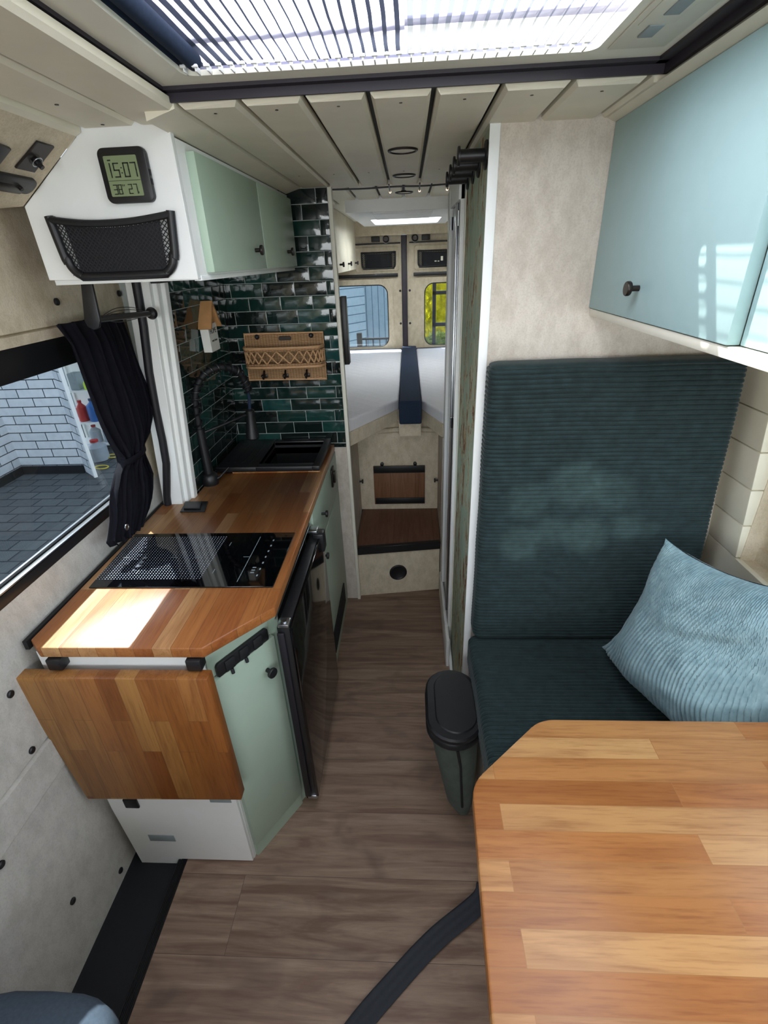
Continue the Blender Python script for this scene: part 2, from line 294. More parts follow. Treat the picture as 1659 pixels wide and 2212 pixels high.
# ------------------------------------------------------------------ mesh builder
class MB:
    def __init__(s): s.bm = bmesh.new()
    def _merge(s, b):
        me = bpy.data.meshes.new('t'); b.to_mesh(me); b.free(); s.bm.from_mesh(me); bpy.data.meshes.remove(me); return s
    def box(s, x0, x1, y0, y1, z0, z1, bev=0.0, seg=2, rot=None):
        b = bmesh.new(); bmesh.ops.create_cube(b, size=1)
        for v in b.verts: v.co = Vector(((x0 + x1) / 2 + v.co.x * (x1 - x0), (y0 + y1) / 2 + v.co.y * (y1 - y0), (z0 + z1) / 2 + v.co.z * (z1 - z0)))
        if bev > 0: bmesh.ops.bevel(b, geom=b.edges[:], offset=min(bev, 0.49 * min(x1 - x0, y1 - y0, z1 - z0)), segments=seg, affect='EDGES', profile=0.5)
        if rot is not None:
            c = Vector(((x0 + x1) / 2, (y0 + y1) / 2, (z0 + z1) / 2))
            for v in b.verts: v.co = c + rot @ (v.co - c)
        return s._merge(b)
    def prism(s, pts, d, bev=0.0, seg=2):
        """pts: coplanar 3D loop, extruded by vector d"""
        b = bmesh.new(); d = Vector(d)
        a = [b.verts.new(Vector(p)) for p in pts]; c = [b.verts.new(Vector(p) + d) for p in pts]; n = len(pts)
        b.faces.new(a); b.faces.new(c[::-1])
        for i in range(n): b.faces.new((a[i], c[i], c[(i + 1) % n], a[(i + 1) % n]))
        bmesh.ops.recalc_face_normals(b, faces=b.faces[:])
        if bev > 0: bmesh.ops.bevel(b, geom=b.edges[:], offset=bev, segments=seg, affect='EDGES', profile=0.5)
        return s._merge(b)
    def cyl(s, p0, p1, r0, r1=None, n=20, cap=True):
        p0 = Vector(p0); p1 = Vector(p1); r1 = r0 if r1 is None else r1; d = (p1 - p0).normalized()
        u = d.orthogonal().normalized(); v = d.cross(u)
        A = [s.bm.verts.new(p0 + (u * math.cos(2 * PI * i / n) + v * math.sin(2 * PI * i / n)) * r0) for i in range(n)]
        B = [s.bm.verts.new(p1 + (u * math.cos(2 * PI * i / n) + v * math.sin(2 * PI * i / n)) * r1) for i in range(n)]
        for i in range(n): s.bm.faces.new((A[i], A[(i + 1) % n], B[(i + 1) % n], B[i]))
        if cap: s.bm.faces.new(A[::-1]); s.bm.faces.new(B)
        return s
    def lathe(s, p0, d, prof, n=28):
        """prof: [(radius, distance along d)]"""
        p0 = Vector(p0); d = Vector(d).normalized(); u = d.orthogonal().normalized(); v = d.cross(u); rings = []
        for r, h in prof:
            rings.append([s.bm.verts.new(p0 + d * h + (u * math.cos(2 * PI * i / n) + v * math.sin(2 * PI * i / n)) * max(r, 1e-5)) for i in range(n)])
        for a, b in zip(rings, rings[1:]):
            for i in range(n): s.bm.faces.new((a[i], a[(i + 1) % n], b[(i + 1) % n], b[i]))
        s.bm.faces.new(rings[0][::-1]); s.bm.faces.new(rings[-1]); return s
    def tube(s, pts, r, n=10, closed=False, rz=None):
        pts = [Vector(p) for p in pts]; N = len(pts); rings = []; u = None
        for i, p in enumerate(pts):
            if closed: t = (pts[(i + 1) % N] - pts[i - 1]).normalized()
            else: t = (pts[min(i + 1, N - 1)] - pts[max(i - 1, 0)]).normalized()
            if u is None: u = t.orthogonal().normalized()
            u = (u - t * u.dot(t)).normalized(); v = t.cross(u); rr = r[i] if isinstance(r, (list, tuple)) else r
            rings.append([s.bm.verts.new(p + (u * math.cos(2 * PI * k / n) + v * math.sin(2 * PI * k / n)) * rr) for k in range(n)])
        rng = range(N) if closed else range(N - 1)
        for i in rng:
            a, b = rings[i], rings[(i + 1) % N]
            for k in range(n): s.bm.faces.new((a[k], a[(k + 1) % n], b[(k + 1) % n], b[k]))
        if not closed: s.bm.faces.new(rings[0][::-1]); s.bm.faces.new(rings[-1])
        return s
    def grid(s, f, nu, nv, wrap_u=False, mat=0):
        V = [[s.bm.verts.new(Vector(f(i, j))) for j in range(nv)] for i in range(nu)]
        for i in range(nu if wrap_u else nu - 1):
            for j in range(nv - 1):
                fc = s.bm.faces.new((V[i][j], V[(i + 1) % nu][j], V[(i + 1) % nu][j + 1], V[i][j + 1])); fc.material_index = mat
        return V
    def ring(s, c, d, R0, r, n=24, m=8):
        c = Vector(c); d = Vector(d).normalized(); u = d.orthogonal().normalized(); v = d.cross(u)
        return s.tube([c + (u * math.cos(2 * PI * i / n) + v * math.sin(2 * PI * i / n)) * R0 for i in range(n)], r, m, closed=True)
    def build(s, name, mat, parent=None, org=None, smooth=True, mats=None):
        bm = s.bm; bmesh.ops.recalc_face_normals(bm, faces=bm.faces[:])
        if parent is not None: org = W[parent.name]
        elif org is None:
            xs = [v.co for v in bm.verts]; org = Vector(((min(v.x for v in xs) + max(v.x for v in xs)) / 2, (min(v.y for v in xs) + max(v.y for v in xs)) / 2, min(v.z for v in xs)))
        org = Vector(org)
        for v in bm.verts: v.co -= org
        me = bpy.data.meshes.new(name); bm.to_mesh(me); bm.free()
        if smooth:
            for p in me.polygons: p.use_smooth = True
            try: me.set_sharp_from_angle(angle=math.radians(38))
            except Exception: pass
        for m_ in (mats or [mat]): me.materials.append(m_)
        o = bpy.data.objects.new(name, me); COL.objects.link(o)
        if parent is not None: o.parent = parent
        else: o.location = org
        W[o.name] = org
        return o
W = {}
def thing(name, label, cat, loc, group=None):
    o = bpy.data.objects.new(name, None); o.empty_display_size = 0.05; COL.objects.link(o); o.location = loc; W[o.name] = Vector(loc)
    return tag(o, label, cat, group)
def tag(o, label, cat, group=None, kind=None):
    o['label'] = label; o['category'] = cat
    if group: o['group'] = group
    if kind: o['kind'] = kind
    return o
def struct(o, label, cat='structure'):
    o['kind'] = 'structure'; o['label'] = label; o['category'] = cat; return o
def B(x0, x1, y0, y1, z0, z1, bev=0.0, seg=2): return MB().box(x0, x1, y0, y1, z0, z1, bev, seg)
def copy_tree(o, loc=None, parent=None):
    c = o.copy(); COL.objects.link(c); W[c.name] = Vector(loc) if loc is not None else (W[parent.name] if parent else W[o.name])
    if parent: c.parent = parent
    if loc is not None: c.location = loc
    for ch in list(o.children): copy_tree(ch, None, c)
    return c
def knob_mesh(p, d, r=0.013, L=0.022, stem=0.005):
    return MB().lathe(p, d, [(stem, 0), (stem, L * 0.62), (r * 0.92, L * 0.66), (r, L * 0.72), (r, L * 0.94), (r * 0.92, L)])
def rrect(x0, x1, z0, z1, r, n=6):
    pts = []
    for cx, cz, a0 in ((x1 - r, z1 - r, 0), (x0 + r, z1 - r, 90), (x0 + r, z0 + r, 180), (x1 - r, z0 + r, 270)):
        for k in range(n + 1):
            a = math.radians(a0 + 90 * k / n); pts.append((cx + r * math.cos(a), cz + r * math.sin(a)))
    return pts
def panel_hole(x0, x1, z0, z1, inner, y0, y1, fn):
    """panel with a rounded hole, thickness y0..y1; fn maps (a, b, depth) to a point"""
    mb = MB(); n = len(inner); cx = (x0 + x1) / 2
    def outer(p):
        ax = sum(q[0] for q in inner) / n; az = sum(q[1] for q in inner) / n
        dx, dz = p[0] - ax, p[1] - az; t = 1e9
        if dx > 1e-9: t = min(t, (x1 - ax) / dx)
        if dx < -1e-9: t = min(t, (x0 - ax) / dx)
        if dz > 1e-9: t = min(t, (z1 - az) / dz)
        if dz < -1e-9: t = min(t, (z0 - az) / dz)
        return (ax + dx * t, az + dz * t)
    pts = list(inner)
    ax = sum(q[0] for q in inner) / n; az = sum(q[1] for q in inner) / n
    # insert points aimed at outer corners so the outline stays square
    extra = []
    for c in ((x0, z0), (x1, z0), (x1, z1), (x0, z1)):
        a = math.atan2(c[1] - az, c[0] - ax); best = None
        for i in range(n):
            p, q = inner[i], inner[(i + 1) % n]; a1 = math.atan2(p[1] - az, p[0] - ax); a2 = math.atan2(q[1] - az, q[0] - ax)
            d1 = (a - a1 + PI) % (2 * PI) - PI; d2 = (a2 - a + PI) % (2 * PI) - PI
            if d1 >= 0 and d2 >= 0 and d1 + d2 < PI:
                t = d1 / (d1 + d2 + 1e-9); extra.append((i + t, (p[0] + (q[0] - p[0]) * t, p[1] + (q[1] - p[1]) * t), c)); break
    items = [(i, p, outer(p)) for i, p in enumerate(inner)] + extra
    items.sort(key=lambda e: e[0]); m = len(items)
    rows = [[mb.bm.verts.new(fn(*e[1], y0)) for e in items], [mb.bm.verts.new(fn(*e[2], y0)) for e in items],
            [mb.bm.verts.new(fn(*e[2], y1)) for e in items], [mb.bm.verts.new(fn(*e[1], y1)) for e in items]]
    for k in range(4):
        a, b = rows[k], rows[(k + 1) % 4]
        for i in range(m): mb.bm.faces.new((a[i], a[(i + 1) % m], b[(i + 1) % m], b[i]))
    return mb
def seg7(mb, ch, x, z, wd, ht, t, fn):
    """seven segment digit on a plane; fn(a, b) -> corner lists"""
    S = {'0': 'abcdef', '1': 'bc', '2': 'abged', '3': 'abgcd', '5': 'afgcd', '7': 'abc', '8': 'abcdefg'}
    P = {'a': (0, 1, 1, 1), 'b': (1, .5, 1, 1), 'c': (1, 0, 1, .5), 'd': (0, 0, 1, 0), 'e': (0, 0, 0, .5), 'f': (0, .5, 0, 1), 'g': (0, .5, 1, .5)}
    for c in S[ch]:
        a, b, c2, d = P[c]; fn(mb, x + a * wd - t / 2, x + c2 * wd + t / 2, z + b * ht - t / 2, z + d * ht + t / 2)
def text_mesh(txt, size, mat_fn, depth=0.0004):
    cu = bpy.data.curves.new('txt', 'FONT'); cu.body = txt; cu.size = size; cu.extrude = depth; cu.align_x = 'CENTER'
    o = bpy.data.objects.new('txt', cu); COL.objects.link(o)
    dg = bpy.context.evaluated_depsgraph_get(); me = bpy.data.meshes.new_from_object(o.evaluated_get(dg))
    bpy.data.objects.remove(o); mb = MB(); mb.bm.from_mesh(me); bpy.data.meshes.remove(me)
    for v in mb.bm.verts: v.co = mat_fn(v.co)
    return mb

CZ = 1.834   # ceiling board underside
# ================================================================== SETTING
f = B(-0.69, 0.9, -1.6, 2.16, -0.02, 0.0).build('floor', M['floor'], smooth=False); struct(f, 'brown grey vinyl floor of wide oak look planks', 'floor')
B(-0.90, 0.92, -1.6, 4.2, -0.30, -0.021).build('subfloor', M['steplow'], parent=f, smooth=False)
# lowered black entrance footwell with a ribbed edge trim
t = thing('footwell', 'black lowered entrance step between felt wall and floor planks', 'step', (-0.785, 0.3, -0.055))
B(-0.870, -0.693, -1.2, 0.80, -0.06, -0.036, 0.004).build('tread', M['steplow'], t)
mb = MB()
for k in range(6): mb.box(-0.716 + 0.0045 * k, -0.7130 + 0.0045 * k, -1.2, 0.83, -0.036, 0.004 , 0.0012, 1)
mb.box(-0.718, -0.690, -1.2, 0.83, -0.036, 0.001)
mb.build('ribbed_edge', M['black'], t)

# ---- left wall: felt lining with window recess
def wl(y0, y1, prof):       # profile (x,z) front face, thickness to the outside
    out = MB(); back = [(-0.93, prof[-1][1]), (-0.93, prof[0][1])]
    out.prism([(x, y0, z) for x, z in prof] + [(x, y0, z) for x, z in back], (0, y1 - y0, 0)); return out
LOW = [(-0.872, -0.035), (-0.876, 0.500), (-0.884, 0.503), (-0.870, 0.508), (-0.872, 0.600), (-0.884, 0.604), (-0.877, 0.610), (-0.880, 0.90), (-0.882, 0.963)]
UP = [(-0.868, 1.455), (-0.862, 1.478), (-0.870, 1.481), (-0.857, 1.485), (-0.853, 1.60), (-0.842, 1.74), (-0.80, 1.834)]
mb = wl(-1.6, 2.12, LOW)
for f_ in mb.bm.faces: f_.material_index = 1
m2 = wl(-1.6, 2.12, UP); mb._merge(m2.bm)
mb.box(-0.93, -0.876, 1.42, 2.12, 0.962, 1.456); mb.box(-0.93, -0.89, -1.6, -0.25, 0.962, 1.456)
mb.prism([(-0.61, 0, 1.82), (-0.752, 0, 1.716), (-0.860, 0, 1.712), (-0.86, 0, 1.834), (-0.61, 0, 1.834)], (0, 1.097, 0))
mb.prism([(-0.61, 0, 1.82), (-0.752, 0, 1.716), (-0.860, 0, 1.712), (-0.86, 0, 1.834), (-0.61, 0, 1.834)], (0, -1.6, 0))
wleft = mb.build('wall_left', M['felt'], org=(-0.9, 0.3, 0), mats=[M['felt'], M['felt_sky_tint']]); struct(wleft, 'beige felt lined left van wall below and above the window', 'wall')
# press studs on the felt
stud = None
SPOTS = [(-0.877, 0.727, 0.785), (-0.876, 0.708, 0.626), (-0.874, 0.537, 0.491), (-0.872, 0.612, 0.175), (-0.871, 0.759, 0.019), (-0.852, 1.254, 1.535), (-0.852, 1.544, 1.536)]
SL = ['black press stud highest on the lower left felt wall', 'black press stud on the felt just under the hanging wooden leaf corner', 'black press stud at the left picture edge, low on the felt',
      'black press stud low on the felt wall above the black footwell', 'small black press stud right beside the white cabinet foot', 'black press stud on the felt left of the hanging black arm', 'black press stud on the felt right of the hanging black arm']
for i, (x, y, z) in enumerate(SPOTS):
    tag(MB().lathe((x - 0.002, y, z), (1, 0, 0), [(0.0085, 0), (0.0085, 0.004), (0.006, 0.006)], 16).build('press_stud', M['black']), SL[i], 'stud', 'press studs on the felt wall')
# window in the left wall
t = thing('window_1', 'sliding side window with black frame looking onto a white brick yard', 'window', (-0.90, 0.5, 0.96)); t['kind'] = 'structure'
B(-0.905, -0.872, -0.25, 1.42, 1.385, 1.455, 0.004).build('blind_cassette', M['black'], t)
mb = B(-0.912, -0.880, -0.25, 1.42, 0.958, 0.985, 0.003); mb.box(-0.912, -0.880, 1.385, 1.42, 0.958, 1.44, 0.003); mb.build('frame', M['black'], t)
mb = B(-0.896, -0.8815, -0.25, 1.40, 0.986, 0.990, 0.001); mb.box(-0.906, -0.899, -0.25, 1.40, 0.986, 0.998, 0.001); mb.build('track', M['metal'], t)
B(-0.925, -0.921, -0.25, 1.42, 0.97, 1.44).build('pane', M['glass'], t, smooth=False)
# ---- right wall
mb = B(0.865, 0.95, -1.6, 1.26, -0.02, 0.77); mb.box(0.935, 0.97, -1.6, -0.3, 0.77, 1.84); mb.box(0.875, 0.97, -0.3, 1.26, 1.44, 1.84); mb.box(0.862, 0.97, 1.118, 1.26, 0.85, 1.45)
mb.box(0.864, 0.93, -0.3, 1.13, 0.84, 0.862); mb.box(0.90, 0.97, -0.3, 1.12, 0.80, 0.90); mb.box(0.90, 0.97, -0.3, 1.12, 1.36, 1.45)
wr = mb.build('wall_right', M['felt']); struct(wr, 'felt lined right van wall beside the bench', 'wall')
mb = MB(); zs = [0.868, 0.964, 1.063, 1.161, 1.252, 1.345, 1.44]
for a, b in zip(zs, zs[1:]):
    xa = 0.850 - (a - 0.868) * 0.09; xb = 0.850 - (b - 0.868) * 0.09
    mb.prism([(xa, 1.120, a + 0.001), (xb, 1.120, b - 0.001), (0.872, 1.120, b - 0.001), (0.872, 1.120, a + 0.001)], (0, 0.135, 0), 0.003, 2)
mb.box(0.850, 0.866, -0.3, 1.25, 0.772, 0.867, 0.003)
o = mb.build('trim_1', M['plank']); struct(o, 'cream boards edging the right window beside the corduroy backrest', 'trim')
t = thing('window_2', 'white framed side window at the right picture edge', 'window', (0.9, 0.4, 0.87)); t['kind'] = 'structure'
fn = lambda a, b, d: Vector((d, a, b))
panel_hole(-0.3, 1.12, 0.885, 1.40, rrect(-0.22, 1.02, 0.95, 1.35, 0.06), 0.915, 0.935, fn).build('felt_reveal', M['felt'], t)
panel_hole(-0.26, 1.055, 0.895, 1.38, rrect(-0.20, 0.99, 0.965, 1.33, 0.06), 0.895, 0.917, fn).build('frame', M['white'], t)
B(0.922, 0.926, -0.22, 1.02, 0.95, 1.36).build('pane', M['glass'], t, smooth=False)
# ---- cab shell behind the viewpoint
mb = B(-0.95, 0.97, -1.68, -1.6, -0.3, 1.0); mb.box(-0.95, 0.97, -1.68, -1.6, 1.74, 1.95)
o = mb.build('wall_front', M['felt_grey']); struct(o, 'cab bulkhead below and above the open windscreen', 'wall')
# ---- roof shell
HX0, HX1, HY0, HY1 = -0.37, 0.36, -0.1, 1.10
mb = B(-0.95, HX0, -1.68, 4.25, 1.905, 1.95); mb.box(HX1, 0.97, -1.68, 4.25, 1.905, 1.95); mb.box(HX0, HX1, -1.68, HY0, 1.905, 1.95)
mb.box(HX0, HX1, HY1, 3.12, 1.905, 1.95); mb.box(HX0, HX1, 3.60, 4.25, 1.905, 1.95); mb.box(HX0, -0.2, 3.12, 3.6, 1.905, 1.95); mb.box(0.19, HX1, 3.12, 3.6, 1.905, 1.95)
o = mb.build('ceiling', M['offwhite'], smooth=False); struct(o, 'roof skin above the ceiling boards', 'ceiling')
CEIL = o
# ceiling boards (tongue and groove, one mesh)
gaps = [-0.60, -0.49, -0.382, -0.275, -0.168, -0.062, 0.047, 0.156, 0.268, 0.386, 0.47]
mb = MB()
def board(mb, x0, x1, y0, y1, z=CZ, ch0=True):
    g = 0.0048; c = 0.006; t_ = 0.016
    a = x0 + g; b = x1 - g
    prof = [(a, z + t_), (a, z + c), (a + c, z), (b - c, z), (b, z + c), (b, z + t_)]
    e = 0.014 if ch0 else 0.0
    V0 = [mb.bm.verts.new((x, y0 + (0 if zz > z + 0.001 else e), zz)) for x, zz in prof]
    V1 = [mb.bm.verts.new((x, y1, zz)) for x, zz in prof]
    if ch0:
        for v in (V0[1], V0[4]): v.co.y = y0 + e * 0.4
    n = len(prof)
    for i in range(n): mb.bm.faces.new((V0[i], V0[(i + 1) % n], V1[(i + 1) % n], V1[i]))
    mb.bm.faces.new(V0[::-1]); mb.bm.faces.new(V1)
for a, b in zip(gaps[2:], gaps[3:]): board(mb, a, b, 1.014, 2.118)
board(mb, -0.49, -0.382, 1.014, 2.118)
for a, b in zip(gaps[:2], gaps[1:]): board(mb, a, b, -1.55, 1.099, z=CZ - 0.002, ch0=False)
board(mb, -0.49, -0.404, -1.55, 1.016, z=CZ - 0.001, ch0=False); board(mb, -0.4935, -0.4295, 1.012, 1.0995, z=CZ - 0.0012, ch0=False)
board(mb, 0.408, 0.470, -1.55, 1.016, z=CZ, ch0=False)
for a, b in zip(gaps[1:-1], gaps[2:]):
    board(mb, a + 0.05, b + 0.05, 2.122, 2.75, z=CZ + 0.004, ch0=False)
    board(mb, a + 0.05, b + 0.05, 3.62, 4.0, z=CZ + 0.004, ch0=False)
board(mb, -0.43, -0.29, 2.75, 3.62, z=CZ + 0.004, ch0=False); board(mb, 0.25, 0.43, 2.75, 3.62, z=CZ + 0.004, ch0=False)
cb = mb.build('boards', M['plank'], parent=CEIL)
mb = B(-0.70, 0.90, 1.02, 2.72, CZ + 0.018, CZ + 0.022); mb.box(-0.7, 0.9, 3.62, 4.05, CZ + 0.018, CZ + 0.022); mb.box(-0.86, -0.41, -1.6, 1.02, CZ + 0.018, CZ + 0.022); mb.box(0.41, 0.95, -1.6, 1.02, CZ + 0.018, CZ + 0.022)
mb.box(-0.41, 0.41, -1.6, -0.15, CZ + 0.018, CZ + 0.022)
mb.build('backing', M['black_matt'], parent=CEIL, smooth=False)
# cove strips where the boards meet lockers
mb = MB()
mb.prism([(-0.436, 1.016, 1.819), (-0.384, 1.016, 1.8335), (-0.384, 1.016, 1.851), (-0.436, 1.016, 1.851)], (0, 1.066, 0))
mb.prism([(-0.655, -1.5, 1.800), (-0.598, -1.5, 1.826), (-0.598, -1.5, 1.845), (-0.655, -1.5, 1.845)], (0, 2.598, 0))
mb.prism([(0.4185, -0.3, 1.8265), (0.402, -0.3, 1.8335), (0.437, -0.3, 1.8335), (0.437, -0.3, 1.8275)], (0, 1.548, 0))
mb.build('cove', M['plank'], parent=CEIL)
mb = MB()
for i, xx in enumerate([-0.435, -0.33, -0.222, -0.115, -0.008, 0.10, 0.212, 0.327, 0.428]):
    mb.cyl((xx, 1.060, CZ + 0.001), (xx, 1.060, CZ - 0.0006), 0.0028, n=10)
    if i < 8: mb.cyl((xx, 1.80, CZ + 0.001), (xx, 1.80, CZ - 0.0006), 0.0026, n=10)
for xx, yy in ((-0.445, 1.075), (-0.545, 1.08), (-0.545, 0.95), (-0.605, 1.08)): mb.cyl((xx, yy, CZ), (xx, yy, CZ - 0.003), 0.0032, n=10)
mb.build('screws', M['dark_metal'], parent=CEIL)

# ---- big skylight
t = thing('window_3', 'large roof skylight with white frame and pleated translucent blind', 'window', (0.0, 0.5, 1.84)); t['kind'] = 'structure'
mb = MB()
def ringplate(x0, x1, y0, y1, a0, a1, b0, b1, z0, z1, bev):
    mb.box(x0, a0, y0, y1, z0, z1, bev); mb.box(a1, x1, y0, y1, z0, z1, bev); mb.box(a0, a1, y0, b0, z0, z1, bev); mb.box(a0, a1, b1, y1, z0, z1, bev)
fn = lambda a, b, d: Vector((a, b, d))
panel_hole(-0.402, 0.404, -0.35, 1.008, rrect(-0.335, 0.278, -0.15, 0.955, 0.02), 1.857, 1.864, fn).build('frame', M['offwhite'], t)
mb = B(-0.407, -0.400, -0.35, 1.013, 1.840, 1.868); mb.box(0.402, 0.409, -0.35, 1.013, 1.840, 1.868); mb.box(-0.407, 0.409, 1.008, 1.0135, 1.840, 1.868)
mb.box(-0.407, -0.388, -0.35, 1.013, 1.852, 1.858); mb.box(0.386, 0.409, -0.35, 1.013, 1.852, 1.858); mb.box(-0.407, 0.409, 0.992, 1.013, 1.852, 1.858)
mb.build('edging', M['strip_black'], t)
mb = MB().cyl((-0.318, -0.15, 1.874), (-0.318, 0.952, 1.874), 0.0125, n=20); mb.box(-0.345, -0.3352, -0.15, 0.955, 1.860, 1.90); mb.build('blackout_roll', M['navy'], t)
mb = MB(); mb.box(0.292, 0.372, 0.30, 0.945, 1.8545, 1.8572, 0.001); mb.box(0.300, 0.345, 0.60, 0.86, 1.8535, 1.8550, 0.0005); mb.build('shutter_box', M['offwhite'], t)
mb = MB(); mb.box(0.315, 0.335, 0.86, 0.90, 1.8525, 1.8550, 0.001); mb.box(0.318, 0.338, 0.77, 0.83, 1.8525, 1.8550, 0.001); mb.build('latch', M['grey_grille'], t)
pitch = 0.0178; zb = 1.890
mbp = MB()
y0p, y1p = -0.15, 1.085
def foldw(x):
    K = [(-0.36, .62), (-0.29, .5), (-0.23, .16), (-0.16, .10), (-0.06, .28), (0.02, .46), (0.09, .34), (0.18, .2), (0.34, .12)]
    for (xa, wa), (xb, wb) in zip(K, K[1:]):
        if xa <= x <= xb: return wa + (wb - wa) * (x - xa) / (xb - xa)
    return 0.2
x = -0.352
while x < 0.33:
    def q4(pts, m):
        v = [mbp.bm.verts.new(p_) for p_ in pts]; mbp.bm.faces.new(v).material_index = m
    q4([(x, y0p, zb), (x + pitch, y0p, zb + 0.002), (x + pitch, y1p, zb + 0.002), (x, y1p, zb)], 0)
    wf = pitch * foldw(x); n_ = 24
    for k in range(n_):
        ya = y0p + (y1p - y0p) * k / n_; yb = y0p + (y1p - y0p) * (k + 1) / n_; ja = 0.0006 * math.sin(k * 2.1 + x * 300); jb = 0.0006 * math.sin((k + 1) * 2.1 + x * 300)
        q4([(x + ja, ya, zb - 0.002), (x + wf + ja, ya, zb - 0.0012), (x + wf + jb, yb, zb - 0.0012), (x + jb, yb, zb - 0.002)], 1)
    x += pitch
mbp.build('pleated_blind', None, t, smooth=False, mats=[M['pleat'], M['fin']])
mb = MB(); x = -0.330
while x < 0.272:
    mb.box(x, x + 0.0022, 0.935, 0.9545, 1.857, 1.866, 0.0004); mb.box(x - 0.003, x + 0.0052, 0.931, 0.937, 1.861, 1.8645, 0.0004); x += pitch
mb.build('blind_clips', M['white'], t)
mb = B(-0.333, 0.275, 0.9555, 0.958, 1.858, 1.8675); mb.build('clip_rail', M['lavender'], t)
B(-0.34, 0.34, 0.926, 0.950, 1.896, 1.900, 0.001).build('shade_bar', M['lavender'], t)  # bar added for the shaded band at the reveal and its shadow on the cabinet
# rear roof hatch
t = thing('window_4', 'small lit roof hatch above the beds', 'window', (-0.01, 3.2, 1.80)); t['kind'] = 'structure'
panel_hole(-0.28, 0.25, 2.60, 3.72, rrect(-0.20, 0.19, 3.12, 3.60, 0.02), 1.79, 1.905, fn).build('frame', M['white'], t)
B(-0.205, 0.195, 3.10, 3.62, 1.85, 1.853).build('pane', M['hatchpane'], t, smooth=False)
mb = B(-0.16, -0.06, 3.30, 3.325, 1.835, 1.845, 0.002); mb.box(0.04, 0.14, 3.30, 3.325, 1.835, 1.845, 0.002); mb.build('handle', M['grey_grille'], t)
B(-0.16, 0.12, 2.62, 2.95, 1.778, 1.792, 0.006).build('light_panel', M['white'], t)

# ---- partition, bathroom wall, rear wall
o = B(0.192, 0.95, 1.250, 1.268, 0.0, CZ + 0.015).build('wall_partition', M['felt_grey'], smooth=False); struct(o, 'pale felt covered partition behind the green backrest', 'wall')
o = B(0.1745, 0.1915, 1.2485, 1.70, 0.0, CZ + 0.015).build('wall_bathroom', M['wallpaper'], smooth=False); struct(o, 'bathroom side wall in weathered green wallpaper', 'wall')
o = B(0.170, 0.1918, 1.2445, 1.2495, 0.0, CZ, 0.001); o.box(0.1705, 0.1745, 1.2450, 1.2500, 0, CZ); o = o.build('trim_2', M['white']); struct(o, 'white corner profile between wallpaper and felt partition', 'trim')
o = B(0.172, 0.19, 1.70, 2.20, 0.0, CZ + 0.015).build('wall_shower', M['offwhite']); struct(o, 'wall carrying the shower door', 'wall')
# shower door
t = thing('door_1', 'white framed shower door behind the wallpapered wall', 'door', (0.16, 1.95, 0.0)); t['kind'] = 'structure'
mb = B(0.150, 0.1715, 2.02, 2.10, 0.15, 1.80, 0.003); mb.box(0.158, 0.1715, 1.70, 1.725, 0.0, 1.82, 0.002); mb.box(0.152, 0.1715, 1.70, 2.10, 1.745, 1.832, 0.002)
mb.build('frame', M['white'], t)
mb = B(0.161, 0.1715, 1.725, 2.02, 0.15, 1.745); mb.build('pane', M['gloss_black'], t)
mb = B(0.155, 0.162, 1.80, 1.83, 0.15, 1.745, 0.002); mb.build('rail', M['metal'], t)
mb = MB(); mb.prism([(0.1715, 2.12, 0.15), (0.1715, 1.36, 0.0), (0.1715, 2.12, 0.0)], (-0.012, 0, 0), 0.001, 1)
mb.box(0.146, 0.1595, 1.6, 2.12, 0.0, 0.145, 0.003); mb.build('threshold', M['white'], t)
mb = MB().cyl((0.156, 2.015, 1.68), (0.156, 2.015, 1.72), 0.004); mb.cyl((0.156, 1.735, 1.68), (0.156, 1.735, 1.72), 0.004); mb.cyl((0.156, 1.80, 1.02), (0.156, 1.80, 1.06), 0.004); mb.build('hinge', M['metal'], t)

# ---- kitchen end wall and tiles
o = B(-0.93, -0.284, 2.088, 2.10, 0.0, CZ).build('wall_kitchen_end', M['felt_grey'], smooth=False); struct(o, 'end wall of the kitchen, felt below the tiles', 'wall')
o = B(-0.2845, -0.270, 2.078, 2.112, 0.0, CZ, 0.001).build('trim_3', M['offwhite']); struct(o, 'pale edge profile on the free end of the tiled wall', 'trim')
lean = lambda z: -0.775 + 0.088 * (z - 0.87)
def tiles(fn, U0, U1, name, parent=None, jo=0.0):
    """subway tiles: fn(u, z, depth); rows share the joint heights"""
    mb = MB(); lay = None; vals = []; rh = 0.0508; z0 = 0.871 - 3 * rh + 0.0001; row = 0; tw = 0.1275
    bm = mb.bm
    while z0 + row * rh < CZ - 0.001:
        za = z0 + row * rh; zb_ = min(za + rh, CZ); row += 1
        if zb_ < 0.852: continue
        za = max(za, 0.850)
        off = jo + (tw * 0.5 if row % 2 else 0) + random.uniform(-0.012, 0.012); u = U0 - off % tw
        while u < U1:
            a = max(u, U0) + 0.0011; b = min(u + tw, U1) - 0.0011; u += tw
            if b - a < 0.006: continue
            tx, tz = random.uniform(-1, 1) * 0.0006, random.uniform(-1, 1) * 0.0003; val = random.random(); nn = 5
            g = [[None] * nn for _ in range(nn)]
            for i in range(nn):
                for j in range(nn):
                    fu, fz = i / (nn - 1), j / (nn - 1); e = 0 if i in (0, nn - 1) or j in (0, nn - 1) else 1
                    fu2 = [0, 0.025, 0.5, 0.975, 1][i]; fz2 = [0, 0.06, 0.5, 0.94, 1][j]
                    d = 0.0012 + e * 0.0004 + tx * (fu2 - .5) + tz * (fz2 - .5) + 0
                    g[i][j] = bm.verts.new(fn(a + (b - a) * fu2, za + 0.0011 + (zb_ - za - 0.0022) * fz2, d)); vals.append(val)
            for i in range(nn - 1):
                for j in range(nn - 1): bm.faces.new((g[i][j], g[i + 1][j], g[i + 1][j + 1], g[i][j + 1]))
    o = mb.build(name, M['tile'], parent)
    at = o.data.attributes.new('tile', 'FLOAT', 'POINT')
    for i, v in enumerate(vals): at.data[i].value = v
    return o
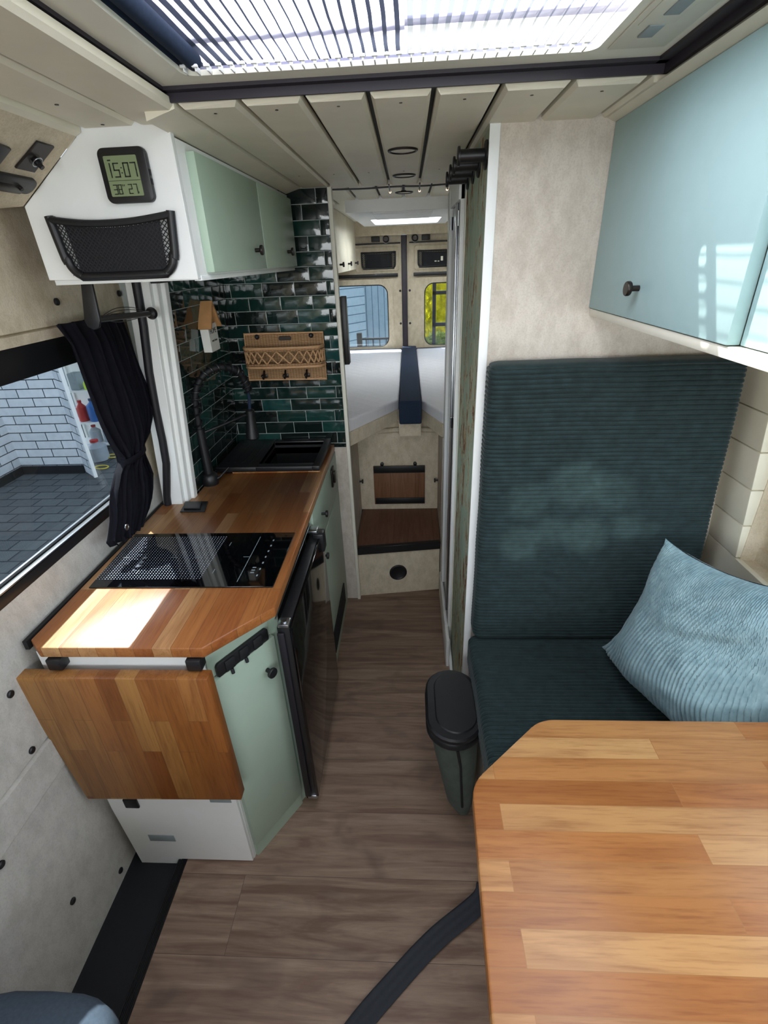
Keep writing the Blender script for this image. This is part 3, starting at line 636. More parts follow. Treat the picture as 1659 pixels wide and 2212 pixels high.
o = B(-0.80, -0.284, 2.083, 2.0885, 0.85, CZ).build('wall_tiles_back', M['grout'], smooth=False); struct(o, 'glossy dark green brick tiles on the kitchen end wall', 'wall')
tiles(lambda u, z, d: Vector((u, 2.0835 - d, z)), -0.79, -0.285, 'tiling', o, 0.04)
mb = MB(); mb.prism([(lean(0.84) - 0.002, 1.56, 0.84), (lean(1.572) - 0.002, 1.56, 1.572), (-0.86, 1.56, 1.572), (-0.86, 1.56, 0.84)], (0, 0.523, 0))
o = mb.build('wall_tiles_left', M['grout'], smooth=False); struct(o, 'dark green brick tiles on the side wall behind the tap', 'wall')
tiles(lambda u, z, d: Vector((lean(z) - 0.002 + d, u, min(z, 1.571))), 1.562, 2.082, 'tiling', o, 0.02)
# white jamb with steps and black door seal
mb = MB()
def leanbox(x0, x1, y0, y1, z0, z1, bev=0.002): 
    mb.prism([(x0 + lean(z0) + 0.775, y0, z0), (x1 + lean(z0) + 0.775, y0, z0), (x1 + lean(z1) + 0.775, y0, z1), (x0 + lean(z1) + 0.775, y0, z1)], (0, y1 - y0, 0), bev, 1)
leanbox(-0.83, -0.765, 1.535, 1.56, 0.84, 1.572); leanbox(-0.84, -0.777, 1.51, 1.535, 0.84, 1.572); leanbox(-0.86, -0.79, 1.49, 1.512, 0.84, 1.572)
o = mb.build('trim_4', M['white']); struct(o, 'white stepped jamb left of the tiles', 'trim')
mb = MB(); pts = []
for z, px in ((1.572, -0.762), (1.45, -0.772), (1.32, -0.790), (1.20, -0.799), (1.10, -0.803), (1.02, -0.810), (0.95, -0.826), (0.90, -0.838), (0.868, -0.842)): pts.append((px, 1.485, z))
mb.tube(pts, 0.0125, 12)
tag(mb.build('door_seal', M['rubber']), 'black rubber door seal running down beside the white jamb', 'seal')

# ================================================================== KITCHEN
# worktop
mb = MB()
wt = [(-0.454, 0.782), (-0.826, 0.782), (-0.858, 0.808), (-0.864, 1.49), (-0.80, 1.49), (-0.778, 1.535), (-0.771, 1.562), (-0.771, 2.077), (-0.338, 2.077), (-0.329, 0.922)]
mb.prism([(x, y, 0.839) for x, y in wt], (0, 0, 0.028), 0.003, 2)
wto = mb.build('worktop', M['worktop'], smooth=True)
cut = B(-0.600, -0.378, 1.785, 2.045, 0.80, 0.90).build('cut', M['worktop'])
md = wto.modifiers.new('cut', 'BOOLEAN'); md.operation = 'DIFFERENCE'; md.object = cut; md.solver = 'EXACT'
bpy.context.view_layer.update(); dg_ = bpy.context.evaluated_depsgraph_get(); me_ = bpy.data.meshes.new_from_object(wto.evaluated_get(dg_))
wto.modifiers.clear(); wto.data = me_; bpy.data.objects.remove(cut)
tag(wto, 'oiled oak kitchen worktop with cut corners around hob and sink', 'worktop')
o = B(-0.872, -0.862, 0.80, 1.50, 0.845, 0.868).build('gap_strip', M['black_matt']); tag(o, 'black sealing strip between worktop and felt wall', 'strip')
# hob
t = thing('hob', 'black glass induction hob set flush in the worktop', 'hob', (-0.6, 1.14, 0.867))
mb = MB(); mb.prism([(-0.836, 0.999, 0.8672), (-0.351, 0.999, 0.8672), (-0.351, 1.276, 0.8672), (-0.851, 1.276, 0.8672)], (0, 0, 0.004), 0.001, 1); mb.build('glass_plate', M['hob'], t)
mb = MB()
for k in range(7): mb.box(-0.408, -0.404, 1.045 + k * 0.03, 1.053 + k * 0.03, 0.8711, 0.8714)
for k in range(3): mb.box(-0.428, -0.418, 1.06 + k * 0.012, 1.064 + k * 0.012, 0.8711, 0.8714)
mb.box(-0.4515, -0.450, 1.02, 1.25, 0.8711, 0.8714)
mb.build('touch_controls', M['grey_grille'], t)
for cx_, cy_ in ((-0.53, 1.14), (-0.74, 1.14)):
    for dx, dy in ((0.07, 0), (-0.07, 0), (0, 0.07), (0, -0.07)):
        mb = MB(); mb.box(cx_ + dx - (0.01 if dx else 0.0008), cx_ + dx + (0.01 if dx else 0.0008), cy_ + dy - (0.01 if dy else 0.0008), cy_ + dy + (0.01 if dy else 0.0008), 0.8711, 0.8713)
        mb.build('zone_mark', M['grey_grille'], t)
# sink
t = thing('sink', 'black granite sink with drainer raised above the worktop', 'sink', (-0.56, 1.92, 0.867))
B(-0.700, -0.352, 1.755, 1.775, 0.867, 0.880, 0.001).build('wood_riser', M['worktop'], t)
mb = MB(); sx0, sx1, sy0, sy1 = -0.760, -0.350, 1.745, 2.078; bx0, bx1, by0, by1 = -0.60, -0.378, 1.785, 2.045
for a in ((sx0, bx0, sy0, sy1), (bx1, sx1, sy0, sy1), (bx0, bx1, sy0, by0), (bx0, bx1, by1, sy1)): mb.box(*a, 0.876, 0.896, 0.0025)
mb.build('rim', M['black'], t)
mb = B(bx0 - .004, bx0, by0, by1, 0.72, 0.89); mb.box(bx1, bx1 + .004, by0, by1, 0.72, 0.89); mb.box(bx0, bx1, by0 - .004, by0, 0.72, 0.89); mb.box(bx0, bx1, by1, by1 + .004, 0.72, 0.89); mb.box(bx0 - .004, bx1 + .004, by0 - .004, by1 + .004, 0.715, 0.72)
mb.build('basin', M['black_matt'], t)
MB().lathe((-0.49, 1.915, 0.7202), (0, 0, 1), [(0.03, 0), (0.03, 0.002), (0.02, 0.001)]).build('drain', M['metal'], t)
mb = MB()
for k in range(4): mb.box(-0.735 + k * 0.032, -0.728 + k * 0.032, 1.80, 2.03, 0.8955, 0.8972, 0.0006)
mb.build('drainer_ribs', M['black'], t)
B(sx0, sx1, 1.7440, 1.7455, 0.8945, 0.8965).build('rim_edge', M['metal'], t)
# tap
t = thing('kitchen_tap', 'tall black spring tap with pull-down spray standing on the worktop', 'tap', (-0.752, 1.66, 0.867))
MB().lathe((-0.752, 1.66, 0.867), (0, 0, 1), [(0.029, 0), (0.031, 0.012), (0.030, 0.034), (0.024, 0.042), (0.0165, 0.045), (0.0160, 0.215)]).build('body', M['black'], t)
MB().tube([(-0.735, 1.65, 0.885), (-0.715, 1.665, 0.892), (-0.69, 1.70, 0.915)], 0.004).build('lever', M['black'], t)
arc = [(-0.752, 1.66, 1.075), (-0.750, 1.66, 1.14), (-0.745, 1.662, 1.19), (-0.728, 1.668, 1.235), (-0.702, 1.682, 1.268), (-0.668, 1.705, 1.283), (-0.635, 1.735, 1.278), (-0.61, 1.765, 1.255), (-0.600, 1.785, 1.215), (-0.597, 1.795, 1.18)]
def catmull(P, n=8):
    P = [Vector(p) for p in P]; out = []
    for i in range(len(P) - 1):
        a, b, c, d = P[max(i - 1, 0)], P[i], P[i + 1], P[min(i + 2, len(P) - 1)]
        for k in range(n):
            t_ = k / n; out.append(0.5 * ((2 * b) + (c - a) * t_ + (2 * a - 5 * b + 4 * c - d) * t_ ** 2 + (3 * b - a - 3 * c + d) * t_ ** 3))
    out.append(P[-1]); return out
arcs = catmull(arc, 10)
MB().tube(arcs, 0.0105).build('hose', M['black_matt'], t)
mb = MB(); L = len(arcs); pts = []; nturn = 17; N = nturn * 10
for i in range(N + 1):
    s_ = i / N * (L - 1.001); k = int(s_); p = arcs[k].lerp(arcs[k + 1], s_ - k); tg = (arcs[k + 1] - arcs[k]).normalized(); u = tg.cross(Vector((0.5, -0.85, 0))).normalized(); v = tg.cross(u)
    a = 2 * PI * i / 10; pts.append(p + (u * math.cos(a) + v * math.sin(a)) * 0.0150)
mb.tube(pts, 0.0032, 5); mb.build('spring', M['black'], t)
MB().tube([(-0.597, 1.795, 1.19), (-0.600, 1.80, 1.15), (-0.604, 1.80, 1.11)], 0.006).build('hose_end', M['navy'], t)
MB().lathe((-0.604, 1.80, 1.112), (-0.06, 0, -1), [(0.010, 0), (0.0165, 0.006), (0.0165, 0.035), (0.021, 0.070), (0.026, 0.112), (0.022, 0.118)]).build('spray_head', M['black'], t)
MB().tube([(-0.745, 1.665, 1.065), (-0.70, 1.70, 1.075), (-0.62, 1.79, 1.092)], 0.0055).build('holder_arm', M['black'], t)
# flush socket on worktop
t = thing('pop_up_socket', 'flat dark square socket lid on the worktop near the window', 'socket', (-0.74, 1.47, 0.867))
mb = MB(); mb.prism([(-0.773, 1.424, 0.867), (-0.688, 1.424, 0.867), (-0.706, 1.502, 0.867), (-0.786, 1.502, 0.867)], (0, 0, 0.004), 0.001, 1); mb.build('plate', M['black'], t)
mb = MB(); mb.prism([(-0.765, 1.436, 0.871), (-0.708, 1.436, 0.871), (-0.721, 1.488, 0.871), (-0.778, 1.488, 0.871)], (0, 0, 0.006), 0.002, 1); mb.build('lid', M['black'], t)
# base cabinet
t = thing('corner_cabinet', 'white and sage green kitchen base cabinet with angled door', 'cabinet', (-0.6, 0.9, 0.0))
d = Vector((0.53830224, 0.84275186, 0)); nrm = Vector((0.84275186, -0.53830224, 0)); P0 = Vector((-0.484, 0.823, 0)); LEN = 0.2266
def dg(a, z, off=0.0): return P0 + d * a + nrm * off + Vector((0, 0, z))
mb = MB(); mb.prism([(-0.700, 0.812, 0.0), (-0.484, 0.812, 0.0), (-0.484, 0.823, 0), (-0.3625, 1.013, 0), (-0.3625, 1.03, 0), (-0.70, 1.03, 0)], (0, 0, 0.838), 0.001, 1)
mb.prism([(-0.853, 0.812, 0.27), (-0.713, 0.812, -0.034), (-0.700, 0.812, -0.034), (-0.700, 0.812, 0.838), (-0.853, 0.812, 0.838)], (0, 0.22, 0))
mb.prism([(-0.853, 0.808, 0.27), (-0.840, 0.808, -0.034), (-0.708, 0.808, -0.034), (-0.700, 0.808, 0.2), (-0.7, 0.808, 0.27)], (0, 0.1, 0))
mb.build('carcass', M['white'], t)
mb = MB(); mb.prism([(-0.853, 0.802, 0.25), (-0.838, 0.802, -0.034), (-0.716, 0.802, -0.034), (-0.706, 0.802, 0.004), (-0.486, 0.802, 0.004), (-0.486, 0.802, 0.838), (-0.853, 0.802, 0.838)], (0, 0.009, 0), 0.001, 1)
mb.build('front_panel', M['white'], t)
B(-0.780, -0.702, 0.8005, 0.8025, 0.098, 0.128, 0.001).build('vent_grille', M['grey_grille'], t); B(-0.56, -0.50, 0.8008, 0.8025, 0.29, 0.33, 0.001).build('vent_grille', M['grey_grille'], t)
B(-0.806, -0.765, 0.796, 0.803, 0.262, 0.30, 0.004).build('latch', M['black'], t)
mb = MB(); mb.prism([dg(0.004, 0.732, 0.0), dg(LEN - 0.034, 0.732, 0.0), dg(LEN - 0.034, 0.836, 0), dg(0.004, 0.836, 0)], nrm * 0.006, 0.001, 1); mb.build('top_rail', M['sage'], t)
mb = MB(); mb.prism([dg(LEN - 0.032, 0.0, 0), dg(LEN, 0.0, 0), dg(LEN, 0.838, 0), dg(LEN - 0.032, 0.838, 0)], nrm * 0.003, 0.001, 1); mb.build('side_post', M['mint'], t)
mb = MB(); mb.prism([dg(0.0, 0.062, 0.001), dg(LEN - 0.030, 0.062, 0.001), dg(LEN - 0.030, 0.726, 0.001), dg(0.0, 0.726, 0.001)], nrm * 0.016, 0.0015, 2); dr = mb.build('door', M['sage'], t)
mb = knob_mesh(dg(0.155, 0.640, 0.016), nrm, 0.0145, 0.026, 0.006); mb.build('knob', M['black'], dr)
mb = MB(); mb.prism([dg(0.0, 0.0, 0.0), dg(LEN - 0.03, 0.0, 0), dg(LEN - 0.03, 0.058, 0), dg(0.0, 0.058, 0)], nrm * 0.010, 0.001, 1); mb.build('plinth', M['sage'], t)
# folding hook rail
t = thing('folding_hook_rail', 'black folding hook rail on the angled cabinet above the door knob', 'hook rail', tuple(dg(0.1, 0.72, 0.006)))
def dbox(mb, a0, a1, z0, z1, o0, o1, bev=0.001): mb.prism([dg(a0, z0, o0), dg(a1, z0, o0), dg(a1, z1, o0), dg(a0, z1, o0)], nrm * (o1 - o0), bev, 2)
mb = MB(); 
pl = [dg(a, z, 0.0065) for a, z in rrect(0.020, 0.182, 0.722, 0.765, 0.010)]
mb.prism(pl, nrm * 0.008, 0.0015, 2); mb.build('back_plate', M['black'], t)
for k in range(3):
    mb = MB(); dbox(mb, 0.042 + k * 0.044, 0.070 + k * 0.044, 0.728, 0.760, 0.0135, 0.019, 0.002)
    if k < 2: mb.tube([dg(0.056 + k * 0.044, 0.730, 0.018), dg(0.056 + k * 0.044, 0.722, 0.020), dg(0.056 + k * 0.044, 0.716, 0.021)], 0.0045)
    mb.build('hook', M['black_matt'], t)
# drop leaf
t = thing('drop_leaf', 'oak drop leaf hanging in front of the white cabinet', 'table leaf', (-0.66, 0.77, 0.36))
mb = MB(); mb.prism([(-0.880, 0.755, 0.803), (-0.445, 0.755, 0.803), (-0.443, 0.755, 0.377), (-0.856, 0.755, 0.368), (-0.893, 0.755, 0.792)], (0, 0.030, 0), 0.003, 2); mb.build('board', M['leaf'], t)
for x0 in (-0.815, -0.497):
    mb = B(x0, x0 + 0.034, 0.775, 0.803, 0.806, 0.836, 0.003); mb.cyl((x0 + 0.028, 0.774, 0.822), (x0 + 0.028, 0.776, 0.822), 0.003); mb.build('hinge', M['black'], t)
# fridge
t = thing('fridge', 'black compressor fridge with glossy door under the worktop', 'fridge', (-0.5, 1.2, 0.0))
B(-0.84, -0.368, 1.035, 1.455, 0.03, 0.80, 0.004).build('body', M['black_matt'], t)
mb = B(-0.346, -0.312, 0.957, 1.452, 0.085, 0.775, 0.004); dr = mb.build('door', M['black'], t)
B(-0.312, -0.303, 0.953, 1.455, 0.085, 0.775, 0.002).build('door_panel', M['gloss_black'], dr)
mb = B(-0.345, -0.326, 0.947, 0.956, 0.09, 0.76, 0.003); mb.build('door_seal', M['rubber'], dr)
mb = B(-0.342, -0.312, 0.953, 0.985, 0.775, 0.785, 0.003); mb.cyl((-0.325, 0.965, 0.77), (-0.325, 0.965, 0.79), 0.006); mb.build('top_hinge', M['metal'], t)
B(-0.340, -0.308, 0.953, 0.985, 0.07, 0.086, 0.004).build('bottom_hinge', M['metal'], t)
B(-0.366, -0.352, 1.015, 1.455, 0.785, 0.838).build('fascia', M['black_matt'], t)
B(-0.346, -0.343, 0.955, 1.455, 0.800, 0.804, 0.001).build('trim_rail', M['metal'], t)
mb = B(-0.330, -0.292, 1.40, 1.445, 0.720, 0.79, 0.006); mb.build('door_catch', M['black'], t)
B(-0.35, -0.315, 1.41, 1.45, 0.788, 0.797, 0.002).build('catch_plate', M['metal'], t)
B(-0.36, -0.335, 1.0, 1.46, 0.0, 0.07).build('plinth', M['black_matt'], t)
# second cabinet
t = thing('drawer_cabinet', 'sage green base cabinet with drawer between fridge and end wall', 'cabinet', (-0.5, 1.8, 0.0))
B(-0.76, -0.352, 1.46, 2.074, 0.0, 0.712, 0.001).build('carcass', M['sage'], t)
B(-0.76, -0.352, 1.46, 1.76, 0.70, 0.838, 0.001).build('top_box', M['sage'], t)
B(-0.368, -0.352, 1.46, 2.074, 0.70, 0.838).build('rail', M['sage'], t)
dr = B(-0.352, -0.336, 1.468, 2.07, 0.652, 0.835, 0.0015).build('drawer', M['sage'], t)
knob_mesh((-0.336, 1.623, 0.752), (1, 0, 0), 0.013, 0.024).build('knob', M['black'], dr)
mb = B(-0.336, -0.328, 1.895, 1.955, 0.735, 0.815, 0.003); mb.box(-0.329, -0.320, 1.91, 1.94, 0.75, 0.80, 0.003); mb.build('push_lock', M['dark_metal'], dr)
dr = B(-0.352, -0.336, 1.468, 2.07, 0.04, 0.648, 0.0015).build('door', M['sage'], t)
knob_mesh((-0.336, 1.56, 0.605), (1, 0, 0), 0.013, 0.024).build('knob', M['black'], dr)
mb = B(-0.336, -0.331, 1.60, 1.97, 0.075, 0.185, 0.002)
for k in range(8): mb.box(-0.332, -0.329, 1.61, 1.96, 0.085 + k * 0.012, 0.090 + k * 0.012, 0.0008, 1)
mb.build('vent', M['black_matt'], dr)
B(-0.345, -0.338, 1.47, 2.07, 0.0, 0.036).build('plinth', M['sage'], t)

# upper locker
t = thing('wall_locker', 'white wall locker with two mint doors above the kitchen', 'locker', (-0.6, 1.6, 1.572))
mb = MB(); mb.prism([(-0.432, 1.10, 1.575), (-0.432, 1.10, 1.848), (-0.60, 1.10, 1.848), (-0.612, 1.10, 1.820), (-0.752, 1.10, 1.716), (-0.749, 1.10, 1.584)], (0, 0.016, 0), 0.001, 1); mb.build('end_panel', M['white'], t)
mb = B(-0.445, -0.432, 1.116, 2.076, 1.572, 1.815, 0.001); mb.box(-0.748, -0.445, 1.116, 2.076, 1.574, 1.586); mb.box(-0.447, -0.4305, 1.117, 2.076, 1.572, 1.582, 0.001); mb.build('body', M['white'], t)
for a, b, kx in ((1.155, 1.598, 1.495), (1.606, 2.045, 1.90)):
    dr = B(-0.432, -0.414, a, b, 1.586, 1.800, 0.0015).build('door', M['mint'], t)
    knob_mesh((-0.414, kx, 1.632), (1, 0, 0), 0.0125, 0.022).build('knob', M['dark_metal'], dr)
tag(B(-0.78, -0.70, 1.50, 1.56, 1.560, 1.572, 0.003).build('strip_lamp', M['black']), 'small black strip lamp under the white locker', 'lamp')
# clock on end panel
t = thing('digital_clock', 'black digital clock thermometer stuck on the white locker end', 'clock', (-0.52, 1.099, 1.713))
fy = lambda a, b, y: Vector((a, y, b))
mb = MB(); pts = [fy(a, b, 1.099) for a, b in rrect(-0.574, -0.482, 1.712, 1.800, 0.012)]
mb.prism(pts, (0, -0.012, 0), 0.002, 2); mb.build('case', M['black'], t)
mb = MB(); mb.prism([fy(a, b, 1.0872) for a, b in rrect(-0.563, -0.500, 1.723, 1.787, 0.002, 2)], (0, -0.0012, 0)); sc = mb.build('screen', M['lcd'], t)
def sb(mb, a0, a1, b0, b1): mb.box(a0, a1, 1.0852, 1.0861, b0, b1)
mb = MB(); 
seg7(mb, '1', -0.5605, 1.754, 0.007, 0.021, 0.002, sb); seg7(mb, '5', -0.5465, 1.754, 0.009, 0.021, 0.002, sb); sb(mb, -0.5335, -0.5315, 1.759, 1.761); sb(mb, -0.5335, -0.5315, 1.767, 1.769)
seg7(mb, '0', -0.5275, 1.754, 0.009, 0.021, 0.002, sb); seg7(mb, '7', -0.5135, 1.754, 0.009, 0.021, 0.002, sb)
sb(mb, -0.562, -0.501, 1.7478, 1.7484)
for c, xx in (('3', -0.5555), ('8', -0.5465), ('2', -0.5265), ('7', -0.5165)): seg7(mb, c, xx, 1.727, 0.0062, 0.0145, 0.0014, sb)
sb(mb, -0.5375, -0.5365, 1.739, 1.742); sb(mb, -0.5345, -0.5335, 1.739, 1.742); sb(mb, -0.509, -0.508, 1.727, 1.730); sb(mb, -0.556, -0.550, 1.779, 1.781)
mb.build('digits', M['lcd_ink'], sc)
mb = B(-0.4825, -0.4805, 1.089, 1.095, 1.74, 1.75, 0.0008); mb.box(-0.4825, -0.4805, 1.089, 1.095, 1.755, 1.765, 0.0008); mb.build('buttons', M['black_matt'], t)
# net pocket
def net_pocket(name, label, y, xl, xr, zb0, zt, taper, sag, dep, group=None, r=0.0065, step=0.0085):
    t = thing(name, label, 'net pocket', ((xl + xr) / 2, y, zb0), group)
    path = [(xl - taper, y - r, zt), (xl - taper * .3, y - r, zb0 + (zt - zb0) * 0.3)]
    cr = 0.022 if xr - xl > 0.235 or y > 2 else 0.034
    for k in range(5): a = PI + k / 4 * PI / 2; path.append((xl + cr + cr * math.cos(a), y - r, zb0 + cr + cr * math.sin(a)))
    for k in range(5): a = 1.5 * PI + k / 4 * PI / 2; path.append((xr - cr + cr * math.cos(a), y - r, zb0 + cr + cr * math.sin(a)))
    path += [(xr + taper * .3, y - r, zb0 + (zt - zb0) * 0.3), (xr + taper, y - r, zt)]
    mb = MB().tube(catmull(path, 4), r, 10); mb.build('frame', M['black'], t)
    top = catmull([(xl - taper, y - r - 0.002, zt - 0.006), ((xl * .7 + xr * .3), y - r - dep, zt - sag), ((xl * .3 + xr * .7), y - r - dep, zt - sag), (xr + taper, y - r - 0.002, zt - 0.006)], 6)
    MB().tube(top, r * 0.75, 8).build('elastic', M['black_matt'], t)
    mb = MB(); w_ = xr - xl; h_ = zt - sag - zb0; 
    def pt(u, v):
        tp = taper * v; x = (xl - tp * 0.8) + (w_ + 1.6 * tp) * u; z = zb0 + 0.003 + (h_) * v + (sag * v * (2 * u - 1) ** 2) * 0.9
        return Vector((x, y - 0.004 - (dep * 0.75 + r * 0.6) * math.sin(PI * min(max(u, 0), 1)) ** 0.5 * (0.4 + 0.6 * v), z))
    for sgn in (1, -1):
        n = int((w_ + h_) / step)
        for i in range(n):
            ps = []
            for k in range(15):
                vv = k / 14; xx = (i * step + (h_ * (vv if sgn > 0 else (1 - vv))) - h_) / w_
                if 0 <= xx <= 1: ps.append(pt(xx, vv))
            if len(ps) > 1:
                for a, b in zip(ps, ps[1:]):
                    hw = step * 0.17; a1 = mb.bm.verts.new(a + Vector((-hw, 0, 0))); a2 = mb.bm.verts.new(a + Vector((hw, 0, 0))); b1 = mb.bm.verts.new(b + Vector((-hw, 0, 0))); b2 = mb.bm.verts.new(b + Vector((hw, 0, 0)))
                    mb.bm.faces.new((a1, a2, b2, b1))
    V = [[mb.bm.verts.new(pt(0.09 + 0.82 * i / 12, 0.02 + 0.86 * j / 6) + Vector((0, 0.0025, 0))) for j in range(7)] for i in range(13)]
    for i in range(12):
        for j in range(6): mb.bm.faces.new((V[i][j], V[i + 1][j], V[i + 1][j + 1], V[i][j + 1]))
    mb.build('net', M['net'], t); return t
net_pocket('net_pocket', 'black net pocket on the white locker end below the clock', 1.099, -0.690, -0.470, 1.588, 1.697, 0.021 * 0.6, 0.016, 0.014, r=0.0085)
# latch fittings on the soffit
sd = Vector((-0.142, 0, -0.105)).normalized(); sn = Vector((-sd.z, 0, sd.x)); sn = sn if sn.z < 0 else -sn
def so_pt(p, off=0.0): return Vector(p) + sn * off
t = thing('latch_plate', 'dark latch plate with ring pull on the felt slope left of the clock', 'latch', (-0.66, 1.04, 1.785))
mb = MB(); mb.prism([so_pt(p, 0.0005) for p in ((-0.634, 1.013, 1.8025), (-0.634, 1.058, 1.8025), (-0.684, 1.055, 1.7655), (-0.684, 1.006, 1.7655))], sn * 0.004, 0.001, 1); mb.build('plate', M['dark_metal'], t)
c0 = Vector((-0.663, 1.036, 1.781)); MB().lathe(so_pt(c0, 0.004), sn, [(0.006, 0), (0.006, 0.009), (0.0045, 0.010), (0.0045, 0.015)], 14).build('pin', M['black'], t)
MB().ring(so_pt(c0, 0.008), sn, 0.0095, 0.0010).build('ring', M['metal'], t)
t = thing('recessed_pull', 'black oval recessed pull low on the felt slope at the left edge', 'pull', (-0.71, 1.03, 1.75))
mb = MB(); lp = []
for a, b in rrect(0.93, 1.079, 0.0, 0.034, 0.015): lp.append(Vector((-0.696, a, 1.7575)) + sd * b + sn * 0.0005)
mb.prism(lp, sn * 0.007, 0.0015, 2); mb.build('cup', M['black'], t)
mb = MB(); mb.box(-0.725, -0.703, 0.955, 1.055, 1.735, 1.742, 0.003, rot=Matrix.Rotation(math.radians(-36), 3, 'Y')); mb.cyl(Vector((-0.712, 1.04, 1.745)), Vector((-0.712, 1.04, 1.745)) + sn * 0.012, 0.004); mb.build('toggle', M['dark_metal'], t)
tag(MB().prism([so_pt(p, 0.0005) for p in ((-0.650, 0.90, 1.7905), (-0.655, 0.968, 1.787), (-0.690, 0.965, 1.761), (-0.690, 0.90, 1.761))], sn * 0.006, 0.002, 2).build('cover_plate', M['black']), 'black cover plate cut by the left picture edge above the oval pull', 'cover plate')

# hanging arm, rod and curtain
t = thing('curtain_rod', 'black rod with finial and wire loops below the white locker', 'rod', (-0.70, 1.13, 1.48))
MB().prism([(-0.700, 1.125, 1.575), (-0.675, 1.125, 1.575), (-0.680, 1.125, 1.50), (-0.687, 1.125, 1.486), (-0.700, 1.125, 1.481), (-0.713, 1.125, 1.489), (-0.716, 1.125, 1.502)], (0, 0.008, 0), 0.002, 2).build('hanger', M['black'], t)
MB().cyl((-0.692, 1.13, 1.503), (-0.722, 1.43, 1.487), 0.0075).build('bar', M['black'], t)
MB().lathe((-0.722, 1.43, 1.487), (-0.03, 0.3, -0.016), [(0.005, 0), (0.005, 0.012), (0.013, 0.016), (0.0165, 0.026), (0.013, 0.036), (0.003, 0.04)]).build('finial', M['black'], t)
for k, dz in enumerate((0.012, -0.012, 0.018, -0.006)):
    MB().tube(catmull([(-0.694, 1.145, 1.503), (-0.704, 1.24, 1.498 + dz), (-0.712, 1.34, 1.494 + dz * 0.9), (-0.722, 1.43, 1.488)], 6), 0.0009, 5).build('wire_loop', M['dark_metal'], t)
t = thing('curtain', 'gathered black curtain tied at the waist beside the side window', 'curtain', (-0.80, 1.3, 0.92))
prof = [(1.49, 1.165, 1.455), (1.44, 1.195, 1.462), (1.39, 1.200, 1.468), (1.34, 1.203, 1.475), (1.285, 1.207, 1.487), (1.23, 1.212, 1.487), (1.185, 1.226, 1.466), (1.150, 1.241, 1.425), (1.130, 1.252, 1.375), (1.115, 1.250, 1.360), (1.095, 1.215, 1.365), (1.06, 1.178, 1.378), (1.03, 1.158, 1.386), (0.99, 1.138, 1.365), (0.965, 1.118, 1.345), (0.945, 1.10, 1.318), (0.925, 1.112, 1.27)]
pf = []
for i in range(len(prof) - 1):
    for k in range(4):
        s_ = k / 4; pf.append(tuple(prof[i][c] * (1 - s_) + prof[i + 1][c] * s_ for c in range(3)))
pf.append(prof[-1])
mb = MB(); NU = 110
def cur(i, j):
    z, a, b = pf[j]; u = i / (NU - 1); wdt = b - a; squeeze = (0.30 - wdt) / 0.2
    ph = u * 2 * PI * 7.5 + 0.7 * math.sin(3 * u + z * 6); amp = 0.010 + 0.006 * max(0, squeeze)
    yy = a + wdt * u + 0.004 * math.sin(ph * 2); xx = -0.800 + amp * math.sin(ph) + 0.004 * math.sin(ph * 2.3 + z * 9) - 0.02 * (2 * u - 1) ** 2
    return (xx, yy, z)
mb.grid(cur, NU, len(pf)); cl = mb.build('cloth', M['curtain'], t)
md = cl.modifiers.new('thick', 'SOLIDIFY'); md.thickness = 0.0015
mb = MB(); mb.grid(lambda i, j: (-0.800 + 0.024 * math.cos(2 * PI * i / 24) - 0.004, 1.308 + 0.060 * math.sin(2 * PI * i / 24), 1.113 + 0.018 * j + 0.006 * math.sin(2 * PI * i / 24)), 24, 2, wrap_u=True); tb = mb.build('tieback', M['curtain'], t)
md = tb.modifiers.new('thick', 'SOLIDIFY'); md.thickness = 0.002
MB().lathe((-0.776, 1.135, 0.973), (1, 0, 0), [(0.0085, 0), (0.0085, 0.0015), (0.0072, 0.0018), (0.0070, 0.0012)], 20).build('round_tag', M['metal'], t)

# birdhouse ornament
t = thing('house_ornament', 'small white wooden house sign with timber roof on the tiled side wall', 'ornament', (-0.74, 1.79, 1.325))
bx = lean(1.38) + 0.010
# front face faces the viewer (-y); thickness along y
mb = MB(); mb.prism([(bx, 1.785, 1.325), (bx + 0.052, 1.785, 1.325), (bx + 0.052, 1.785, 1.412), (bx + 0.026, 1.785, 1.445), (bx, 1.785, 1.412)], (0, 0.022, 0), 0.001, 1)
t_b = mb
RZ = Matrix.Rotation(math.radians(-58), 4, 'Z'); piv = Vector((bx + 0.003, 1.785, 0))
def rz(v): return piv + (RZ @ (v - piv))
# side face toward the room: sign body turned so that its long face looks along the aisle
HB = lambda a, b, c: Vector((lean(1.38) + 0.004 + c, 1.775 + a, b))      # a along y, b up, c outwards
def hp(mb, pts, c0, c1, bev=0.001): mb.prism([HB(a, b, c0) for a, b in pts], (c1 - c0, 0, 0), bev, 1)
t_b.bm.free()
mb = MB(); hp(mb, [(0, 1.325), (0.085, 1.325), (0.085, 1.418), (0.0, 1.418)], 0.0, 0.030); mb.build('body', M['paper_white'], t)
mb = MB(); hp(mb, [(-0.014, 1.405), (-0.004, 1.402), (0.0445, 1.478), (0.0405, 1.492)], -0.001, 0.046); rf = mb.build('roof_board', M['lightwood'], t)
mb = MB(); hp(mb, [(0.099, 1.405), (0.089, 1.402), (0.0405, 1.478), (0.0445, 1.492)], -0.001, 0.046); mb.build('roof_board', M['lightwood'], t)
text_mesh('HOME', 0.026, lambda co: HB(0.0425 + co.x * 0.85, 1.385 + co.y, 0.0302 + co.z)).build('lettering', M['ink'], t)
text_mesh('sweet home', 0.012, lambda co: HB(0.0425 + co.x * 0.85, 1.358 + co.y, 0.0302 + co.z)).build('lettering', M['ink'], t)

